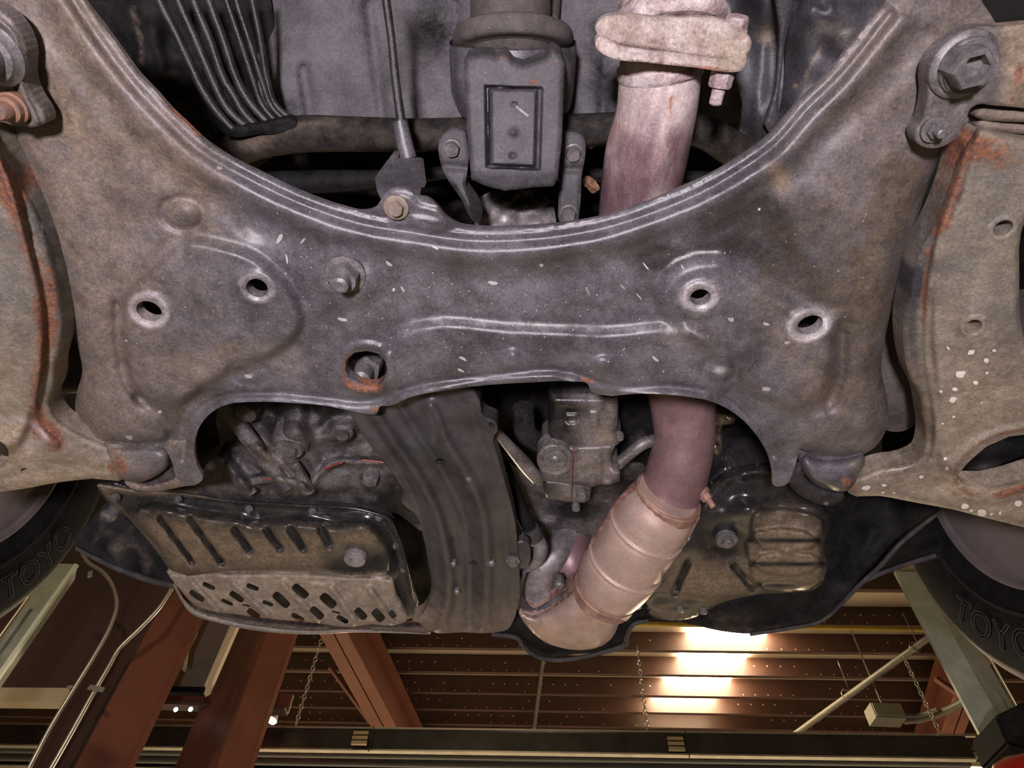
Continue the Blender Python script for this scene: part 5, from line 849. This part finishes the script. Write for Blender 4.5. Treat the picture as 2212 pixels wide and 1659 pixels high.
# ---- engine oil pan
g = thing('oil_pan', P(1600, 1180, .55), 'glossy black engine oil pan with stepped dusty bottom and drain bolt', 'oil pan')
oo = [(1392, 1290), (1388, 1245), (1420, 1185), (1460, 1130), (1500, 1095), (1530, 1050), (1565, 1018), (1620, 1003), (1690, 1004), (1730, 1050), (1785, 1095), (1794, 1130), (1778, 1180), (1786, 1230), (1768, 1268), (1710, 1280), (1640, 1284), (1560, 1302), (1505, 1332), (1445, 1340), (1402, 1325)]
sheet('pan', oo, [(1400, 1300, .550), (1690, 1000, .585), (1780, 1250, .548), (1560, 1020, .585), (1600, 1170, .556)], 'black_gloss', g, step=5, skirt=.05, feats=[('E', 26, 18), ('r', [(1565, 1040), (1620, 1022), (1700, 1022)], 8, 5), ('b', 1620, 1105, 34, 26, 0, 12, 2), ('b', 1490, 1185, 40, 26, -30, 8, 2), ('b', 1572, 1168, 54, 46, 0, -12, 4), ('p', [(1630, 1110), (1700, 1100), (1780, 1130), (1775, 1165), (1625, 1165)], 10, 13), ('p', [(1610, 1172), (1770, 1170), (1775, 1215), (1620, 1215)], 9, 12), ('p', [(1620, 1222), (1780, 1220), (1770, 1255), (1630, 1258)], 9, 12), ('r', [(1625, 1262), (1720, 1262)], 6, -4),
    ('g', [(1487, 1215), (1458, 1280)], 12, -6), ('g', [(1585, 1222), (1625, 1270)], 12, -6), ('p', [(1400, 1296), (1520, 1290), (1600, 1292), (1540, 1320), (1400, 1320)], 12, -8), ('n', 2, 30, 4)],
    masks={'dust': [('p', [(1430, 1290), (1470, 1200), (1520, 1210), (1600, 1212), (1625, 1150), (1640, 1115), (1740, 1115), (1780, 1160), (1780, 1260), (1640, 1280), (1540, 1310), (1420, 1325)], 80, .8), ('r', [(1625, 1168), (1768, 1168)], 5, -1), ('r', [(1622, 1219), (1775, 1219)], 5, -1), ('r', [(1640, 1262), (1720, 1262)], 5, -1), ('g', [(1487, 1215), (1458, 1280)], 11, -1.2), ('g', [(1585, 1222), (1625, 1270)], 11, -1.2), ('r', [(1400, 1300), (1520, 1298)], 6, -.7), ('r', [(1400, 1318), (1490, 1316)], 4, -.6)], 'grime_shade': [('r', [(1620, 1168), (1770, 1168)], 4, .9), ('r', [(1620, 1218), (1775, 1218)], 4, .9), ('b', 1572, 1168, 44, 38, 0, 1, 4), ('g', [(1487, 1215), (1458, 1280)], 9, .8), ('g', [(1585, 1222), (1625, 1270)], 9, .8)]})  # grooves and drain recess darkened, dust left out of the grooves
lathe('drain_bolt', P(1570, 1166, .565), DOWN, [(-.01, .014), (.002, .014), (.003, .012), (.003, .008, 6), (.008, .008, 6), (.009, .006)], 'bolt_dark', g)
sheet('rim', [(1520, 1060), (1550, 1020), (1600, 1000), (1680, 996), (1740, 1010), (1740, 1030), (1680, 1014), (1605, 1016), (1562, 1034), (1535, 1066)], .60, 'black_gloss', g, step=5, feats=[('E', 8, 5)], skirt=.02)
for x, y in ((1470, 1318), (1520, 1322)): lathe('rivet', P(x, y, .545), DOWN, [(-.004, .005), (.001, .005), (.002, .003)], 'bolt_dark', g)
tag(sheet('engine_bracket', [(1520, 890), (1560, 895), (1588, 902), (1588, 912), (1560, 920), (1560, 960), (1556, 985), (1528, 990), (1524, 940)], .63, 'brass', step=5, feats=[('E', 4, 3), ('n', 6, 14, 3)], masks={'grime_shade': [('c', .55), ('n', .3, 20, 3)]}), 'small brassy bracket right of the purple exhaust bend', 'bracket')
# ---- right splash shield
g = thing('splash_shield', P(1700, 1330, .58), 'large black plastic splash shield curving behind the oil pan', 'splash shield')
so = [(2034, 1104), (1990, 1136), (1945, 1172), (1900, 1222), (1856, 1262), (1815, 1305), (1790, 1330), (1750, 1346), (1690, 1358), (1620, 1369), (1555, 1363), (1480, 1346), (1400, 1340), (1372, 1345), (1354, 1366), (1348, 1392), (1310, 1406), (1240, 1413), (1165, 1419), (1140, 1404), (1118, 1380), (1098, 1372), (1062, 1372), (1060, 1364), (1090, 1358), (1105, 1330), (1200, 1300), (1380, 1220), (1560, 1140), (1760, 1040), (1900, 1040), (1990, 1080)]
sheet('panel', so, [(2030, 1104, .64), (1800, 1310, .585), (1600, 1365, .57), (1160, 1418, .565), (1080, 1366, .56), (1400, 1230, .64), (1780, 1080, .68), (1900, 1050, .70)], 'black_matte', g, step=8, skirt=.004, feats=[('E', 7, 4), ('r', [(1880, 1150), (1840, 1220), (1780, 1280), (1680, 1330), (1560, 1345)], 26, -9), ('n', 4, 60, 2)], masks={'dust': [('r', [(1700, 1356), (1620, 1366), (1540, 1358)], 9, .3), ('b', 1580, 1335, 70, 18, 0, .2, 2)]})
ptube('edge', [(2036, 1102, .638, 3), (1990, 1136, .626, 5), (1945, 1174, .615, 5), (1900, 1224, .60, 5), (1856, 1264, .592, 5), (1815, 1307, .585, 4), (1780, 1338, .58, 4), (1690, 1360, .574, 4), (1620, 1370, .571, 4)], 'edge_trim', g, seg=10)
ptube('edge', [(1400, 1341, .572, 4), (1372, 1347, .57, 5), (1356, 1368, .567, 5), (1349, 1393, .565, 6), (1310, 1407, .563, 5), (1165, 1420, .56, 5), (1140, 1405, .56, 5), (1116, 1378, .559, 5), (1062, 1370, .558, 5)], 'edge_trim', g, seg=10)
tag(ptube('bumper_edge', [(1840, 1268, .64, 4), (1900, 1240, .645, 5), (1960, 1218, .65, 5), (2020, 1200, .655, 6)], 'edge_trim'), 'thin brown bumper edge between splash shield and right tyre', 'bumper')
tag(sheet('bumper_skin', [(1840, 1262), (1900, 1200), (2000, 1140), (2040, 1180), (2020, 1205), (1960, 1222), (1900, 1244)], .67, 'black_matte', step=10), 'black bumper skin sliver beside the right tyre', 'bumper')
# ---- wheel arches and tyres
tag(sheet('wheel_arch', [(-250, 1000), (250, 1000), (250, 1100), (210, 1160), (160, 1190), (60, 1120), (-250, 1130)], .90, 'cavity_shade', step=30), 'black left wheel arch above the tyre', 'wheel arch', 'wheel arches')
def tyre(x, yc, hc, sgn, label, text, tpos):
    t = thing('tyre', (x, yc, CZ + hc - .334), label, 'tyre', 'front tyres')
    c = Vector((x, yc, CZ + hc)); ax = Vector((sgn, 0, 0))
    def ring(nm, prof, m_, seg=96, close=False, par=t, tread=False):
        V = []; Fc = []; n = len(prof)
        for k in range(seg):
            a = 2 * math.pi * k / seg
            for u, r in prof:
                if tread and u > .03 and u < .19 and r > .325 and (k % 3 == 0): r -= .006
                V.append(c + ax * u + Vector((0, math.cos(a) * r, math.sin(a) * r)))
        for k in range(seg):
            k2 = (k + 1) % seg
            for i in range(n - (0 if close else 1)):
                i2 = (i + 1) % n; Fc.append([k * n + i, k * n + i2, k2 * n + i2, k2 * n + i])
        return mk(nm, [tuple(q) for q in V], Fc, m_, par, sharp=50)
    ring('casing', [(.008, .200), (.002, .206), (-.004, .222), (-.010, .245), (-.012, .262), (-.011, .285), (-.007, .300), (-.005, .306), (.003, .314), (.012, .323), (.03, .331), (.06, .333), (.11, .334), (.16, .333), (.19, .331), (.208, .324), (.222, .29), (.226, .25), (.215, .21), (.2, .198)], 'rubber', tread=True)
    ring('bead_rib', [(-.006, .229), (-.0085, .231), (-.0085, .233), (-.008, .236)], 'rubber')
    wh = ring('rim', [(.012, .200), (.004, .203), (.001, .202), (.001, .198), (.006, .192), (.02, .186), (.08, .176), (.14, .17), (.2, .18), (.206, .2)], 'wheel_steel')
    ring('brake_shield', [(.03, .0), (.026, .09), (.018, .15), (.008, .188), (.006, .2)], 'wheel_steel', par=wh)
    # raised lettering on the inner sidewall
    for i, ch in enumerate(text):
        cu = bpy.data.curves.new('letter', 'FONT'); cu.body = ch; cu.size = .052; cu.extrude = .0002; cu.fill_mode = 'NONE'; cu.align_x = 'CENTER'; cu.align_y = 'CENTER'
        cu.bevel_depth = .00045; o = bpy.data.objects.new('letter', cu); COL.objects.link(o); cu.materials.append(M['letter'])
        a = math.radians(tpos[0] + i * tpos[1]); r = .270; rad = Vector((0, math.cos(a), math.sin(a)))
        nrm = -ax; up_ = rad * -1 if tpos_in else rad; rt = up_.cross(nrm)
        mt = Matrix((rt, up_, nrm)).transposed().to_4x4(); mt.translation = c + rad * r + nrm * .0125 - c + (c - Vector(t.location))
        o.parent = t; o.matrix_local = mt
        dg = bpy.context.evaluated_depsgraph_get(); me = bpy.data.meshes.new_from_object(o.evaluated_get(dg)); ml = o.matrix_local.copy()
        bpy.data.objects.remove(o); o2 = bpy.data.objects.new('raised_letter', me); COL.objects.link(o2); o2.parent = t; o2.matrix_local = ml
    return t
mat('letter', (0.013, 0.012, 0.012), (0.03, 0.028, 0.028), 300, 0.6, 0.1, bump=0.2)
tpos_in = True
tyre(-.79, .59, .69, -1, 'black left front tyre with raised sidewall letters', 'TOYO', (-26.2, 8.3))
tyre(.655, .595, .695, 1, 'black right front tyre beside the splash shield', 'TOYO', (-23.5, -8.6))
